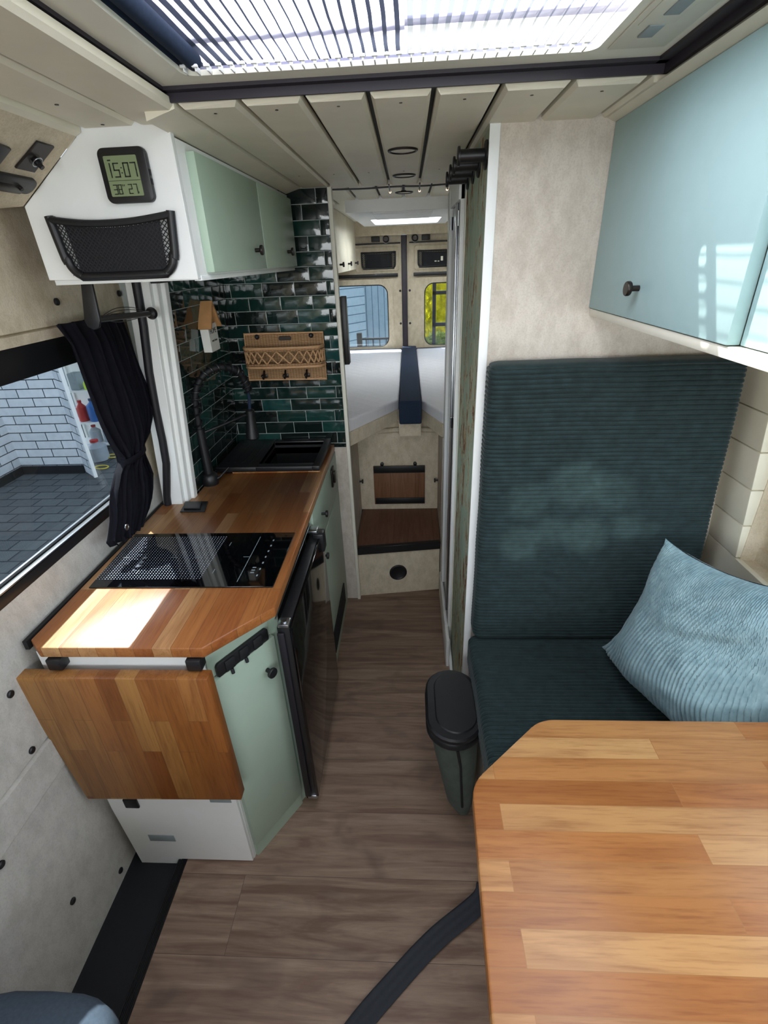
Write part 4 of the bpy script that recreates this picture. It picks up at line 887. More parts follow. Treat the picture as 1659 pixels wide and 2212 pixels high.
# wicker basket
t = thing('wicker_wall_basket', 'wicker wall basket with hooks hung on the green tiles', 'basket', (-0.51, 2.05, 1.163))
mb = MB()
bk = [(-0.668, 1.347), (-0.344, 1.345), (-0.346, 1.160), (-0.675, 1.163)]
mb.prism([(x, 2.070, z) for x, z in bk], (0, 0.006, 0), 0.002, 2); mb.build('back_mat', M['wicker'], t)
mb = MB().tube([(x, 2.070, z) for x, z in bk], 0.0045, 8, closed=True); mb.build('border', M['cane'], t)
def bpath(z, dep, r, m, nm, ex=0.0):
    return MB().tube(catmull([(-0.672 + ex, 2.068, z), (-0.655 + ex, 2.066 - dep * .8, z), (-0.58, 2.066 - dep, z), (-0.44, 2.066 - dep, z), (-0.365 - ex, 2.066 - dep * .8, z), (-0.346 - ex, 2.068, z)], 6), r, 8).build(nm, m, t)
bpath(1.297, 0.060, 0.0055, M['cane'], 'rim'); bpath(1.287, 0.060, 0.004, M['wicker'], 'rim'); bpath(1.232, 0.052, 0.005, M['wicker'], 'lower_band'); bpath(1.221, 0.050, 0.0055, M['cane'], 'lower_band')
mb = MB()
top = catmull([(-0.672, 2.068, 1.292), (-0.655, 2.018, 1.292), (-0.58, 2.006, 1.292), (-0.44, 2.006, 1.292), (-0.365, 2.018, 1.292), (-0.346, 2.068, 1.292)], 12)
bot = [Vector((p.x, 2.068 - (2.068 - p.y) * 0.85, 1.228)) for p in top]
n = len(top)
for i in range(0, n - 5, 4):
    mb.tube([top[i], bot[i + 5]], 0.0030, 6); mb.tube([top[i + 5], bot[i]], 0.0026, 6)
mb.build('lattice', M['cane'], t)
mb = MB(); mb.prism([(p.x, p.y, 1.222) for p in bot] , (0, 0, 0.003)); mb.build('basket_floor', M['wicker'], t)
for xx in (-0.605, -0.515, -0.425):
    mb = MB().tube(catmull([(xx, 2.066, 1.200), (xx, 2.050, 1.180), (xx, 2.040, 1.172), (xx, 2.030, 1.182)], 4), 0.004, 8)
    mb.lathe((xx, 2.030, 1.178), (0, 0, 1), [(0.002, 0), (0.006, 0.004), (0.006, 0.010), (0.001, 0.014)], 10); mb.box(xx - 0.012, xx + 0.012, 2.063, 2.069, 1.170, 1.186, 0.003); mb.build('hook', M['dark_metal'], t)
for xx in (-0.615, -0.393): MB().lathe((xx, 2.0695, 1.335), (0, -1, 0), [(0.010, 0), (0.010, 0.003), (0.004, 0.008)], 12).build('fixing', M['black'], t)
MB().prism([(a, 2.069, b) for a, b in rrect(-0.527, -0.475, 1.318, 1.334, 0.006, 3)], (0, -0.003, 0), 0.0008, 1).build('name_plate', M['dark_metal'], t)

# ================================================================== RIGHT SIDE
# overhead cabinet
t = thing('overhead_cabinet', 'large pale mint overhead cabinet above the bench', 'cabinet', (0.6, 0.4, 1.463))
mb = B(0.438, 0.86, -0.40, 1.248, 1.463, 1.477, 0.001); mb.box(0.438, 0.86, 1.236, 1.2485, 1.463, 1.833); mb.box(0.4385, 0.86, -0.4, 1.236, 1.79, 1.833); mb.box(0.452, 0.86, -0.4, 1.236, 1.478, 1.79)
mb.build('body', M['offwhite'], t)
B(0.423, 0.441, -0.40, 1.247, 1.464, 1.4795, 0.001).build('bottom_edge', M['offwhite'], t)
dr = B(0.420, 0.438, 0.695, 1.247, 1.481, 1.826, 0.0015).build('door', M['aqua'], t)
knob_mesh((0.420, 0.995, 1.535), (-1, 0, 0), 0.0125, 0.024, 0.005).build('knob', M['dark_metal'], dr)
B(0.436, 0.451, -0.38, 0.692, 1.481, 1.826, 0.0015).build('door', M['aqua'], t)
# backrest & seat
def ribbed(name, mat, parent, axis, a0, a1, cross, pitch, amp, rnd, per=6, nseg=12):
    """cushion whose ribs run around the axis: cross=(u0,u1,v0,v1) rounded rectangle in the plane across the axis"""
    mb = MB(); u0, u1, v0, v1 = cross; n = int((a1 - a0) / pitch) * per; rings = []
    for i in range(n + 1):
        a = a0 + (a1 - a0) * i / n; ph = (i % per) / per
        rib = amp * abs(math.sin(PI * ph)) ** 0.4
        e = min(a - a0, a1 - a); inset = 0 if e > rnd else rnd - math.sqrt(max(0, rnd ** 2 - (rnd - e) ** 2))
        ii = inset + amp - rib; wob = 0.0006 * math.sin(a * 90)
        rr = max(0.004, rnd - ii * 0.3)
        pts = rrect(u0 + ii, u1 - ii, v0 + ii, v1 - ii, rr, 7)
        ex = []
        m = len(pts)
        for k in range(m):
            p, q = pts[k], pts[(k + 1) % m]; ex.append(p)
            if k % 8 == 7:
                for s_ in range(1, nseg): ex.append((p[0] + (q[0] - p[0]) * s_ / nseg, p[1] + (q[1] - p[1]) * s_ / nseg))
        R_ = []
        for (u, v) in ex:
            nz = noise.noise(Vector((u * 7, v * 7, a * 7))) * 0.004
            pu = (u0 + u1) / 2; pv = (v0 + v1) / 2
            u2 = u + (u - pu) / (u1 - u0) * nz; v2 = v + (v - pv) / (v1 - v0) * nz * 1.5
            w2 = a + wob + 0.0012 * noise.noise(Vector((u * 9, v * 9, a * 3)))
            R_.append(mb.bm.verts.new({'z': (u2, v2, w2), 'y': (u2, w2, v2)}[axis]))
        rings.append(R_)
    m = len(rings[0])
    for a, b in zip(rings, rings[1:]):
        for k in range(m): mb.bm.faces.new((a[k], a[(k + 1) % m], b[(k + 1) % m], b[k]))
    mb.bm.faces.new(rings[0]); mb.bm.faces.new(rings[-1][::-1])
    return mb.build(name, mat, parent)
o = ribbed('backrest_cushion', M['teal_cord'], None, 'z', 0.543, 1.372, (0.188, 0.803, 1.165, 1.246), 0.0114, 0.0058, 0.022, per=8)
for v in o.data.vertices:      # slight taper of the right edge to follow the leaning wall
    x = v.co.x + o.location.x
    if x > 0.5: v.co.x += (0.83 - (v.co.z + o.location.z)) * 0.05 * (x - 0.5) / 0.3 + 0.0
tag(o, 'upright dark teal corduroy backrest cushion against the felt partition', 'cushion')
o = ribbed('seat_cushion', M['teal_cord'], None, 'y', 0.56, 1.205, (0.176, 0.845, 0.425, 0.540), 0.0118, 0.0045, 0.022, per=8)
tag(o, 'flat dark teal corduroy seat cushion of the bench', 'cushion')
t = thing('bench', 'felt covered bench box under the seat cushion', 'bench', (0.5, 0.9, 0))
B(0.205, 0.86, 0.50, 1.245, 0.0, 0.424, 0.003).build('box', M['felt_grey'], t)
# pillow
t_p = None
A_ = Vector((0.635, 1.08, 0.955)); B_ = Vector((0.556, 1.115, 0.566)); Cc = Vector((0.775, 0.665, 0.575)); D_ = Vector((0.835, 0.86, 0.955))
nrm_p = ((A_ - B_).cross(Cc - B_)).normalized()
if nrm_p.y > 0: nrm_p = -nrm_p
mb = MB(); NP, NQ = 380, 50
def pil(side):
    def g(i, j):
        u = i / (NP - 1); v = j / (NQ - 1)      # u from BA edge to CD edge, v from bottom to top
        pin = 0.085 * math.sin(PI * v) ** 0.8; pin2 = 0.075 * math.sin(PI * u) ** 0.8
        uu = u + pin * (1 - 2 * u) ; vv = v + pin2 * (1 - 2 * v) 
        p = (B_ * (1 - uu) + Cc * uu) * (1 - vv) + (A_ * (1 - uu) + D_ * uu) * vv
        p += Vector((-0.55, -0.83, 0.10)) * 0.085 * math.sin(PI * u) * (1 - v) ** 1.5
        th = (max(0, 1 - abs(2 * u - 1) ** 2.6) * max(0, 1 - abs(2 * v - 1) ** 2.6)) ** 0.62 * 0.105
        warp = u - 0.5 * max(0, v - 0.3) ** 1.6 + 0.02 * noise.noise(Vector((u * 4, v * 4, 1.7)))
        rib = 0.0070 * abs(math.sin(PI * warp * 38)) ** 0.45
        wr = 0.012 * noise.noise(Vector((u * 3.2, v * 3.2, 0.4))) + 0.006 * noise.noise(Vector((u * 8, v * 8, 2.4)))
        cr = -0.024 * math.exp(-((v - 0.60 - 0.25 * (u - 0.5)) / 0.05) ** 2) * math.exp(-((u - 0.62) / 0.22) ** 2)
        k = side * (th + (rib + wr + cr) * (1 if th > 0.01 else 0.3)) 
        return p + nrm_p * k
    return g
V1 = mb.grid(pil(1), NP, NQ); V2 = mb.grid(pil(-0.55), NP, NQ)
def weld(a, b):
    pass
bmesh.ops.remove_doubles(mb.bm, verts=mb.bm.verts[:], dist=0.0009)
tag(mb.build('pillow', M['aqua_cord']), 'plump light aqua corduroy pillow leaning in the bench corner', 'pillow')
# table
t = thing('dining_table', 'large oak table top with cut corner in front of the bench', 'table', (0.5, 0.2, 0.0))
tp = [(0.262, 0.714), (0.86, 0.714), (0.86, -0.25), (0.075, -0.25), (0.106, 0.572)]
# soften the two ends of the cut corner
def soften(P, idx, r):
    out = []
    for i, p in enumerate(P):
        if i in idx:
            a = Vector(P[i - 1]); b = Vector(p); c = Vector(P[(i + 1) % len(P)])
            u = (a - b).normalized(); v = (c - b).normalized()
            for k in range(6):
                s_ = k / 5; q1 = b + u * r * (1 - s_); q2 = b + v * r * s_; out.append(tuple(q1 * (1 - s_) + q2 * s_))
        else: out.append(tuple(p))
    return out
tps = soften(tp, (0, 4), 0.03)
mb = MB(); mb.prism([(x, y, 0.712) for x, y in tps], (0, 0, 0.028), 0.004, 2); mb.build('table_top', M['table'], t)
MB().cyl((0.52, 0.2, 0.01), (0.52, 0.2, 0.712), 0.03).build('leg', M['metal'], t)
MB().lathe((0.52, 0.2, 0.0), (0, 0, 1), [(0.12, 0), (0.12, 0.006), (0.035, 0.014)]).build('foot_plate', M['metal'], t)
# bin
t = thing('hanging_bin', 'black lidded oval bin with grey bag body beside the bench', 'bin', (0.115, 1.0, 0.06))
def stad(cx, cy, hw, hl, z, n=12):
    out = []; r = hw; L_ = hl - hw
    for k in range(n + 1): a = PI * k / n; out.append((cx + r * math.cos(a), cy + L_ + r * math.sin(a), z))
    for k in range(n + 1): a = PI + PI * k / n; out.append((cx + r * math.cos(a), cy - L_ + r * math.sin(a), z))
    return out
def loft(mb, loops):
    rs = [[mb.bm.verts.new(Vector(p)) for p in lp] for lp in loops]; m = len(rs[0])
    for a, b in zip(rs, rs[1:]):
        for k in range(m): mb.bm.faces.new((a[k], a[(k + 1) % m], b[(k + 1) % m], b[k]))
    mb.bm.faces.new(rs[0][::-1]); mb.bm.faces.new(rs[-1]); return mb
bc = (0.114, 1.0)
mb = MB(); loft(mb, [stad(0.152, 0.99, 0.022, 0.070, 0.055), stad(0.140, 0.99, 0.040, 0.095, 0.13), stad(0.122, 0.998, 0.062, 0.115, 0.34), stad(*bc, 0.068, 0.12, 0.43)]); mb.build('bag', M['bag'], t)
mb = MB(); loft(mb, [stad(*bc, 0.070, 0.122, 0.418), stad(*bc, 0.078, 0.130, 0.424), stad(*bc, 0.078, 0.130, 0.436), stad(*bc, 0.073, 0.126, 0.442)]); mb.build('collar', M['black'], t)
mb = MB(); loft(mb, [stad(*bc, 0.074, 0.127, 0.443), stad(*bc, 0.076, 0.129, 0.448), stad(*bc, 0.076, 0.129, 0.456), stad(*bc, 0.071, 0.124, 0.461), stad(bc[0] + 0.006, bc[1] + 0.002, 0.058, 0.108, 0.4615), stad(bc[0] + 0.006, bc[1] + 0.002, 0.055, 0.105, 0.465), stad(bc[0] + 0.006, bc[1] + 0.002, 0.052, 0.102, 0.465)]); mb.build('lid', M['black'], t)
mb = MB().tube([(0.118, 0.876, 0.42), (0.13, 0.885, 0.34), (0.143, 0.895, 0.14)], 0.004, 8); mb.build('zip', M['black_matt'], t)
B(0.10, 0.178, 0.99, 1.03, 0.428, 0.440, 0.002).build('hanger', M['black'], t)
# belt
mb = MB(); cp = catmull([(-0.29, 0.27, 0.004), (-0.215, 0.365, 0.004), (-0.136, 0.458, 0.005), (-0.045, 0.543, 0.007), (0.053, 0.626, 0.010), (0.175, 0.709, 0.014), (0.198, 0.745, 0.02)], 8)
n = len(cp)
def blt(i, j):
    tg = (cp[min(i + 1, n - 1)] - cp[max(i - 1, 0)]).normalized(); sd_ = Vector((tg.y, -tg.x, 0)); o_ = (j / 12 - .5) * 0.052
    return cp[i] + sd_ * o_ + Vector((0, 0, 0.0012 * (1 if j % 4 in (1, 2) else 0)))
mb.grid(blt, n, 13); o = mb.build('strap', M['strap']); md = o.modifiers.new('thick', 'SOLIDIFY'); md.thickness = 0.002; md.offset = 1
tag(o, 'black webbing strap lying across the floor under the table edge', 'strap')
# front seat fragment
t = thing('front_seat', 'slate cloth front seat at the bottom left corner', 'seat', (-0.66, 0.0, 0.0))
mb = MB()
def sup(i, j):
    a = 2 * PI * i / 40; b = -PI / 2 + PI * j / 16; ca, sa, cb_, sb_ = math.cos(a), math.sin(a), math.cos(b), math.sin(b)
    pw = lambda v, e: math.copysign(abs(v) ** e, v)
    return (-0.68 + 0.185 * pw(ca, 0.55) * pw(cb_, 0.5), 0.10 + 0.27 * pw(sa, 0.55) * pw(cb_, 0.5), 0.385 + 0.075 * pw(sb_, 0.6))
mb.grid(sup, 40, 17, wrap_u=True); bmesh.ops.remove_doubles(mb.bm, verts=mb.bm.verts[:], dist=0.0005); mb.build('seat_pad', M['grey_cloth'], t)
B(-0.82, -0.56, -0.1, 0.25, -0.034, 0.32, 0.01).build('seat_base', M['black_matt'], t)
mb = B(-0.86, -0.48, -0.30, -0.19, 0.40, 1.02, 0.05, 4); mb.build('backrest', M['grey_cloth'], t)
t = thing('dashboard', 'dark dashboard below the windscreen', 'dashboard', (0, -1.35, 0.0)); B(-0.86, 0.86, -1.58, -1.15, 0.0, 1.02, 0.05, 3).build('body', M['black_matt'], t)
# coat hooks
lab = ['nearest', 'second nearest', 'third nearest', 'farthest']
for i, (yy, L_) in enumerate(((1.30, 0.058), (1.42, 0.058), (1.535, 0.058), (1.655, 0.058))):
    t = thing('coat_hook', 'black peg hook on the wallpapered wall, %s of the row of four' % lab[i], 'hook', (0.1745, yy, 1.785), 'peg hooks on the green wall')
    zc = 1.790
    MB().lathe((0.1742, yy, zc), (-1, 0, 0), [(0.027, 0), (0.027, 0.004), (0.024, 0.006)], 22).build('base', M['black'], t)
    MB().lathe((0.169, yy, zc), (-1, 0, 0), [(0.0125, 0), (0.0125, L_ - 0.006), (0.0185, L_ - 0.005), (0.0185, L_ - 0.001), (0.017, L_)], 20).build('peg', M['black'], t)

# ================================================================== REAR
t = thing('step_box', 'felt covered step with brown wooden tread and black nosing', 'step', (-0.06, 2.3, 0.0))
mb = MB(); mb.prism([(-0.27, 2.11, 0.0), (0.148, 2.165, 0.0), (0.148, 2.19, 0), (-0.27, 2.19, 0.0)], (0, 0, 0.285)); mb.build('riser', M['felt'], t)
mb = MB(); mb.prism([(-0.278, 2.105, 0.286), (0.152, 2.16, 0.286), (0.152, 2.538, 0.286), (-0.278, 2.538, 0.286)], (0, 0, 0.014), 0.0005, 1); mb.build('tread', M['step_wood'], t)
mb = MB(); mb.prism([(-0.27, 2.098, 0.278), (0.150, 2.153, 0.278), (0.150, 2.178, 0.278), (-0.27, 2.123, 0.278)], (0, 0, 0.026), 0.002, 1); mb.prism([(-0.27, 2.098, 0.262), (0.150, 2.153, 0.262), (0.150, 2.162, 0.262), (-0.27, 2.107, 0.262)], (0, 0, 0.02), 0.002, 1); mb.build('nosing', M['black'], t)
mb = MB().lathe((-0.069, 2.1365, 0.131), (0.130, -0.99, 0), [(0.046, 0), (0.046, 0.004), (0.040, 0.006), (0.036, 0.003)], 32); mb.build('air_vent', M['black'], t)
t = thing('rear_storage_box', 'felt box front below the beds with side cheeks', 'bed base', (-0.06, 2.55, 0.3))
mb = B(-0.286, 0.16, 2.540, 2.552, 0.30, 0.847); mb.build('front_panel', M['felt'], t)
mb = B(-0.296, -0.284, 2.112, 2.552, 0.0, 0.843); mb.build('left_cheek', M['felt_grey'], t)
mb = B(0.155, 0.167, 2.20, 2.552, 0.0, 0.843); mb.build('right_cheek', M['felt_grey'], t)
MB().tube([(-0.17, 2.53, 0.775), (-0.03, 2.525, 0.785), (0.14, 2.53, 0.775)], 0.014, 10).build('padded_lip', M['felt'], t)
B(-0.055, 0.06, 2.42, 2.54, 0.78, 0.866, 0.004).build('centre_block', M['felt'], t)
for xx, dd, lb in ((-0.284, 1, 'left'), (0.155, -1, 'right')):
    tag(knob_mesh((xx, 2.50, 0.495), (dd, 0, 0), 0.012, 0.022).build('cupboard_knob', M['black']), 'small black knob on the %s cheek above the wooden step' % lb, 'knob', 'knobs beside the step')
t = thing('folding_step_panel', 'brown wooden panel with two black bars hung on the felt front', 'panel', (-0.06, 2.53, 0.335))
B(-0.205, 0.083, 2.527, 2.537, 0.338, 0.572, 0.001).build('board', M['panel_wood'], t)
B(-0.203, 0.083, 2.520, 2.529, 0.534, 0.575, 0.002).build('upper_bar', M['black'], t)
B(-0.200, 0.082, 2.520, 2.529, 0.343, 0.378, 0.002).build('lower_bar', M['black'], t)
for xx in (-0.155, 0.028): MB().lathe((xx, 2.538, 0.584), (0, -1, 0), [(0.010, 0), (0.010, 0.012), (0.007, 0.014)], 12).build('clip', M['black'], t)
# beds
def bed(sgn, label, side):
    t = thing('bed', label, 'bed', (sgn * 0.4, 3.2, 0.84), 'rear beds')
    if sgn < 0: E = [(-0.284, 2.105), (-0.052, 2.47)]; pl_ = [(-0.284, 2.105), (-0.052, 2.47), (-0.052, 4.02), (-0.84, 4.02), (-0.84, 2.115), (-0.30, 2.115)]
    else: E = [(0.155, 2.215), (0.062, 2.45)]; pl_ = [(0.155, 2.215), (0.062, 2.45), (0.062, 4.02), (0.84, 4.02), (0.84, 2.22), (0.168, 2.22)]
    a, b = Vector((*E[0], 0)), Vector((*E[1], 0)); nn = Vector((0, 0, 1)).cross(b - a).normalized(); nn = nn if nn.y < 0 else -nn
    MB().prism([a + Vector((0, 0, 0.838)), b + Vector((0, 0, 0.850)), b + Vector((0, 0, 0.910)), a + Vector((0, 0, 0.903))], -nn * 0.014, 0.001, 1).build('front_board', M['felt'], t)
    MB().prism([(x, y + 0.012, 0.848) for x, y in pl_], (0, 0, 0.035)).build('slat_base', M['felt'], t)
    mb = MB(); mb.prism([(x, y + 0.016, 0.886) for x, y in pl_], (0, 0, 0.072)); 
    bmesh.ops.bevel(mb.bm, geom=mb.bm.edges[:], offset=0.012, segments=3, affect='EDGES', profile=0.5)
    mb.build('mattress', M['quilt'], t)
def quilt():
    s = NT('quilted_white_cover'); 
    a = s.math('ADD', s.xyz[0], s.xyz[1]); b = s.math('SUBTRACT', s.xyz[0], s.xyz[1])
    f = s.math('MINIMUM', s.math('ABSOLUTE', s.math('SINE', s.math('MULTIPLY', a, 36))), s.math('ABSOLUTE', s.math('SINE', s.math('MULTIPLY', b, 36))))
    s.bump(s.math('POWER', f, 0.5), 0.5, 0.004); return s.fin(lin('#d8d8dc'), 0.9, spec=0.1)
M['quilt'] = quilt()
bed(-1, 'left single bed with white quilted mattress', 'left'); bed(1, 'right single bed with white quilted mattress beside the shower door', 'right')
tag(B(-0.050, 0.060, 2.34, 4.0, 0.868, 0.985, 0.008, 3).build('bolster', M['navy']), 'long navy blue filler cushion between the two beds', 'cushion')
# rear locker
t = thing('rear_locker', 'cream three door locker above the left bed', 'locker', (-0.6, 3.2, 1.535))
B(-0.84, -0.386, 2.112, 4.0, 1.535, 1.845).build('body', M['plank'], t)
for a, b, kx in ((2.45, 3.035, 2.98), (3.04, 3.46, 3.40), (3.465, 3.96, 3.86)):
    dr = B(-0.386, -0.370, a, b, 1.538, 1.835, 0.0015).build('door', M['plank'], t); knob_mesh((-0.370, kx, 1.578), (1, 0, 0), 0.013, 0.026).build('knob', M['black'], dr)
o = B(-0.84, 0.9, 3.99, 4.02, 1.745, 1.85).build('wall_rear', M['felt']); struct(o, 'felt header above the rear doors', 'wall')
fn = lambda a, b, d: Vector((a, d, b))
for nm, x0, x1, w0, w1 in (('door_2', -0.93, -0.042, -0.85, -0.148), ('door_3', -0.006, 0.95, 0.122, 0.85)):
    side = 'left' if x0 < -0.5 else 'right'
    t = thing(nm, '%s rear van door lined with felt around its window' % side, 'door', ((x0 + x1) / 2, 4.1, 0.2)); t['kind'] = 'structure'
    panel_hole(x0, x1, 0.2, 1.86, rrect(w0, w1, 0.965, 1.428, 0.075), 4.10, 4.14, fn).build('lining', M['felt'], t)
    panel_hole(w0 - 0.035, w1 + 0.035, 0.93, 1.463, rrect(w0 + 0.003, w1 - 0.003, 0.968, 1.425, 0.072), 4.088, 4.101, fn).build('window_surround', M['felt'], t)
    MB().tube([(a, 4.10, b) for a, b in rrect(w0 + 0.004, w1 - 0.004, 0.969, 1.424, 0.071)], 0.007, 8, closed=True).build('window_gasket', M['black'], t)
    B(w0 - 0.02, w1 + 0.02, 4.125, 4.128, 0.95, 1.44).build('pane', M['glass'], t, smooth=False)
    mb = B(max(x0 + 0.05, -0.8), min(x1 - 0.03, 0.7), 4.075, 4.10, 1.474, 1.498, 0.003); mb.build('handle_strip', M['black'], t)
    mb = B(x0 + 0.02, x1 - 0.008, 4.09, 4.10, 1.692, 1.702, 0.002); mb.build('upper_strip', M['black'], t)
    mb = MB().tube([(a, 4.097, b) for a, b in (rrect(-0.39, -0.065, 1.515, 1.675, 0.02) if side == 'left' else rrect(0.05, 0.40, 1.515, 1.675, 0.02))], 0.003, 6, closed=True); mb.build('pocket_bead', M['felt'], t)
    ex = -0.058 if side == 'left' else 0.015
    for zz in (1.14, 1.375): MB().lathe((ex, 4.101, zz), (0, -1, 0), [(0.009, 0), (0.008, 0.004)], 12).build('stud', M['black'], t)
    q = thing('reading_lamp', 'dark reading lamp and speaker box above the %s rear door' % side, 'lamp', ((-0.23 if side == 'left' else 0.11), 4.07, 1.71), 'lamps above the rear doors')
    xa = -0.26 if side == 'left' else 0.105
    B(xa, xa + 0.06, 4.03, 4.10, 1.708, 1.742, 0.003).build('box', M['black'], q)
    xb = xa + 0.105 if side == 'left' else xa - 0.048
    MB().lathe((xb, 4.09, 1.725), (0, -1, 0), [(0.024, 0), (0.022, 0.012), (0.016, 0.02)], 20).build('lamp_head', M['dark_metal'], q); MB().ring((xb, 4.075, 1.725), (0, 1, 0), 0.027, 0.0025).build('lamp_ring', M['metal'], q)
o = B(-0.045, -0.003, 4.07, 4.12, 0.2, 1.745, 0.004).build('trim_5', M['strip_black']); struct(o, 'dark seal where the two rear doors meet', 'trim')
net_pocket('rear_net_pocket', 'black net pocket on the left rear door', 4.098, -0.338, -0.092, 1.535, 1.645, 0.002, 0.006, 0.02, 'rear door net pockets', step=0.012)
t = net_pocket('rear_net_pocket', 'black net pocket with small white items on the right rear door', 4.098, 0.082, 0.36, 1.535, 1.645, 0.002, 0.006, 0.02, 'rear door net pockets', step=0.012)
mb = B(0.20, 0.215, 4.060, 4.066, 1.565, 1.572, 0.002); mb.box(0.222, 0.235, 4.060, 4.066, 1.565, 1.571, 0.002); mb.box(0.245, 0.262, 4.060, 4.066, 1.57, 1.60, 0.002)
tag(mb.build('trinket', M['offwhite']), 'small pale trinket clipped in the right rear net pocket', 'trinket')
o = B(-0.93, 0.95, 4.0, 4.12, 0.2, 0.86).build('wall_rear_lower', M['felt_grey']); struct(o, 'wall below the rear windows behind the beds', 'wall')
tag(B(-0.84, 0.84, 4.03, 4.075, 0.86, 0.958, 0.01).build('headboard_roll', M['navy']), 'dark roll lying at the foot of the rear windows', 'cushion')
# side walls of the bedroom
o = B(-0.93, -0.86, 2.10, 4.14, 0.0, 1.90).build('wall_left_rear', M['felt']); struct(o, 'left wall of the bed area', 'wall')
o = B(0.86, 0.95, 1.268, 4.14, 0.0, 1.90).build('wall_right_rear', M['felt']); struct(o, 'right wall of bathroom and bed area', 'wall')
o = B(0.19, 0.86, 2.185, 2.20, 0.0, 1.85).build('wall_bathroom_rear', M['felt']); struct(o, 'bathroom rear wall', 'wall')
# thin black panel at the wall end
tag(B(-0.274, -0.250, 2.118, 2.17, 1.205, 1.470, 0.003).build('wall_tablet', M['black']), 'thin black tablet seen edge-on behind the tiled wall end', 'tablet')
# spots, cable with LED tips
for i, (xx, yy, lb) in enumerate(((-0.008, 1.47, 'nearest ring shaped ceiling spot above the aisle'), (-0.007, 1.883, 'second ring shaped ceiling spot above the aisle'), (-0.010, 2.38, 'ring shaped ceiling spot just before the roof hatch'), (-0.03, 3.82, 'ring shaped ceiling spot beyond the roof hatch'))):
    zc = CZ if yy < 2.12 else CZ + 0.004
    t = thing('ceiling_spot', lb, 'lamp', (xx, yy, zc - 0.004), 'recessed ceiling spots')
    MB().ring((xx, yy, zc - 0.001), (0, 0, 1), 0.034, 0.0035, 32, 8).build('ring', M['dark_metal'], t)
    MB().cyl((xx, yy, zc - 0.0015), (xx, yy, zc + 0.001), 0.031, n=28).build('diffuser', M['offwhite'], t)
t = thing('light_string', 'thin black cable with tiny warm lights along the ceiling edge', 'string light', (-0.06, 2.11, 1.825))
MB().tube(catmull([(-0.275, 2.113, 1.829), (-0.15, 2.112, 1.827), (-0.05, 2.113, 1.829), (0.06, 2.112, 1.827), (0.15, 2.113, 1.829)], 6), 0.0028, 6).build('cable', M['black'], t)
for xx in (-0.062, 0.047, 0.149):
    MB().tube([(xx, 2.06, 1.830), (xx, 2.11, 1.825), (xx + 0.001, 2.16, 1.818)], 0.0026, 6).build('lead', M['black'], t)
    MB().lathe((xx + 0.001, 2.16, 1.818), (0, 1, -0.1), [(0.003, 0), (0.004, 0.004), (0.002, 0.01)], 10).build('bulb', M['led'], t)

# ================================================================== OUTSIDE
GZ = -0.5
o = B(-14, 6, -6, 16, GZ - 0.1, GZ).build('ground', M['paving'], smooth=False); struct(o, 'dark paved yard outside the van', 'ground')
t = thing('brick_house', 'white painted brick building seen through the left window', 'building', (-5, 6, GZ))
B(-6.0, -3.80, 5.15, 5.19, GZ, 4.6).build('front_wall', M['brick_xz'], t, smooth=False)
B(-4.85, -4.55, 1.0, 5.15, GZ, 4.6).build('side_wall', M['brick_yz'], t, smooth=False)
mb = MB(); mb.prism([(-3.80, 5.15, GZ + 0.0), (-3.60, 4.985, GZ), (-3.58, 5.01, GZ), (-3.78, 5.18, GZ)], (0, 0, 5.1)); mb.build('return_wall', M['brick_xz'], t, smooth=False)
mb = MB(); mb.prism([(-3.602, 4.980, GZ), (-3.585, 4.970, GZ), (-3.565, 5.0, GZ), (-3.58, 5.01, GZ)], (0, 0, 5.1)); mb.build('door_frame', M['white'], t, smooth=False)
mb = B(-4.56, -3.80, 5.12, 5.16, GZ, GZ + 0.09); mb.box(-4.56, -4.53, 1.0, 5.14, GZ, GZ + 0.09); mb.build('plinth', M['black_matt'], t, smooth=False)
B(-6.0, -2.0, 5.19, 7.3, 2.4, 2.5).build('garage_roof', M['grey_grille'], t, smooth=False); B(-6.0, -2.0, 7.2, 7.3, GZ, 4.6).build('garage_back_wall', M['grey_grille'], t, smooth=False); B(-3.55, -2.0, 5.2, 5.3, 1.9, 4.6).build('lintel', M['white'], t, smooth=False)
t = thing('garage_shelf', 'white metal shelving with clutter inside the garage', 'shelf', (-3.2, 5.7, GZ))
mb = MB()
for zz in (-0.40, -0.12, 0.28, 0.66): mb.box(-4.32, -3.75, 5.80, 6.10, zz, zz + 0.02)
for xx in (-4.32, -3.78): mb.box(xx, xx + 0.025, 5.80, 5.82, GZ, 1.1); mb.box(xx, xx + 0.025, 6.08, 6.10, GZ, 1.1)
mb.box(-4.32, -3.75, 6.10, 6.11, GZ, 1.1)
mb.build('frame', M['white'], t)
def jug(x, y, z, r, h, c, nm, lb, cap='#b03030'):
    q = thing(nm, lb, 'container', (x, y, z)); m_ = plain(nm + '_plastic', c, 0.4)
    MB().lathe((x, y, z), (0, 0, 1), [(r * 0.9, 0), (r, 0.01), (r, h * 0.68), (r * 0.35, h * 0.86), (r * 0.33, h * 0.9)], 18).build('body', m_, q)
    MB().lathe((x, y, z + h * 0.9), (0, 0, 1), [(r * 0.4, 0), (r * 0.4, h * 0.1)], 14).build('cap', plain(nm + '_cap', cap, 0.4), q)
jug(-3.975, 5.90, -0.0995, 0.075, 0.28, '#2c63a8', 'blue_canister', 'blue canister on the middle garage shelf', '#20406a')
jug(-4.13, 5.90, -0.0995, 0.06, 0.26, '#b23a34', 'red_canister', 'red canister on the middle garage shelf left of the blue one')
jug(-4.05, 5.90, -0.3795, 0.07, 0.22, '#aab2ba', 'clear_canister', 'clear canister with red cap on the lower garage shelf')
jug(-3.88, 5.90, -0.3795, 0.06, 0.22, '#8d9aa6', 'clear_canister', 'smaller clear canister on the lower garage shelf')
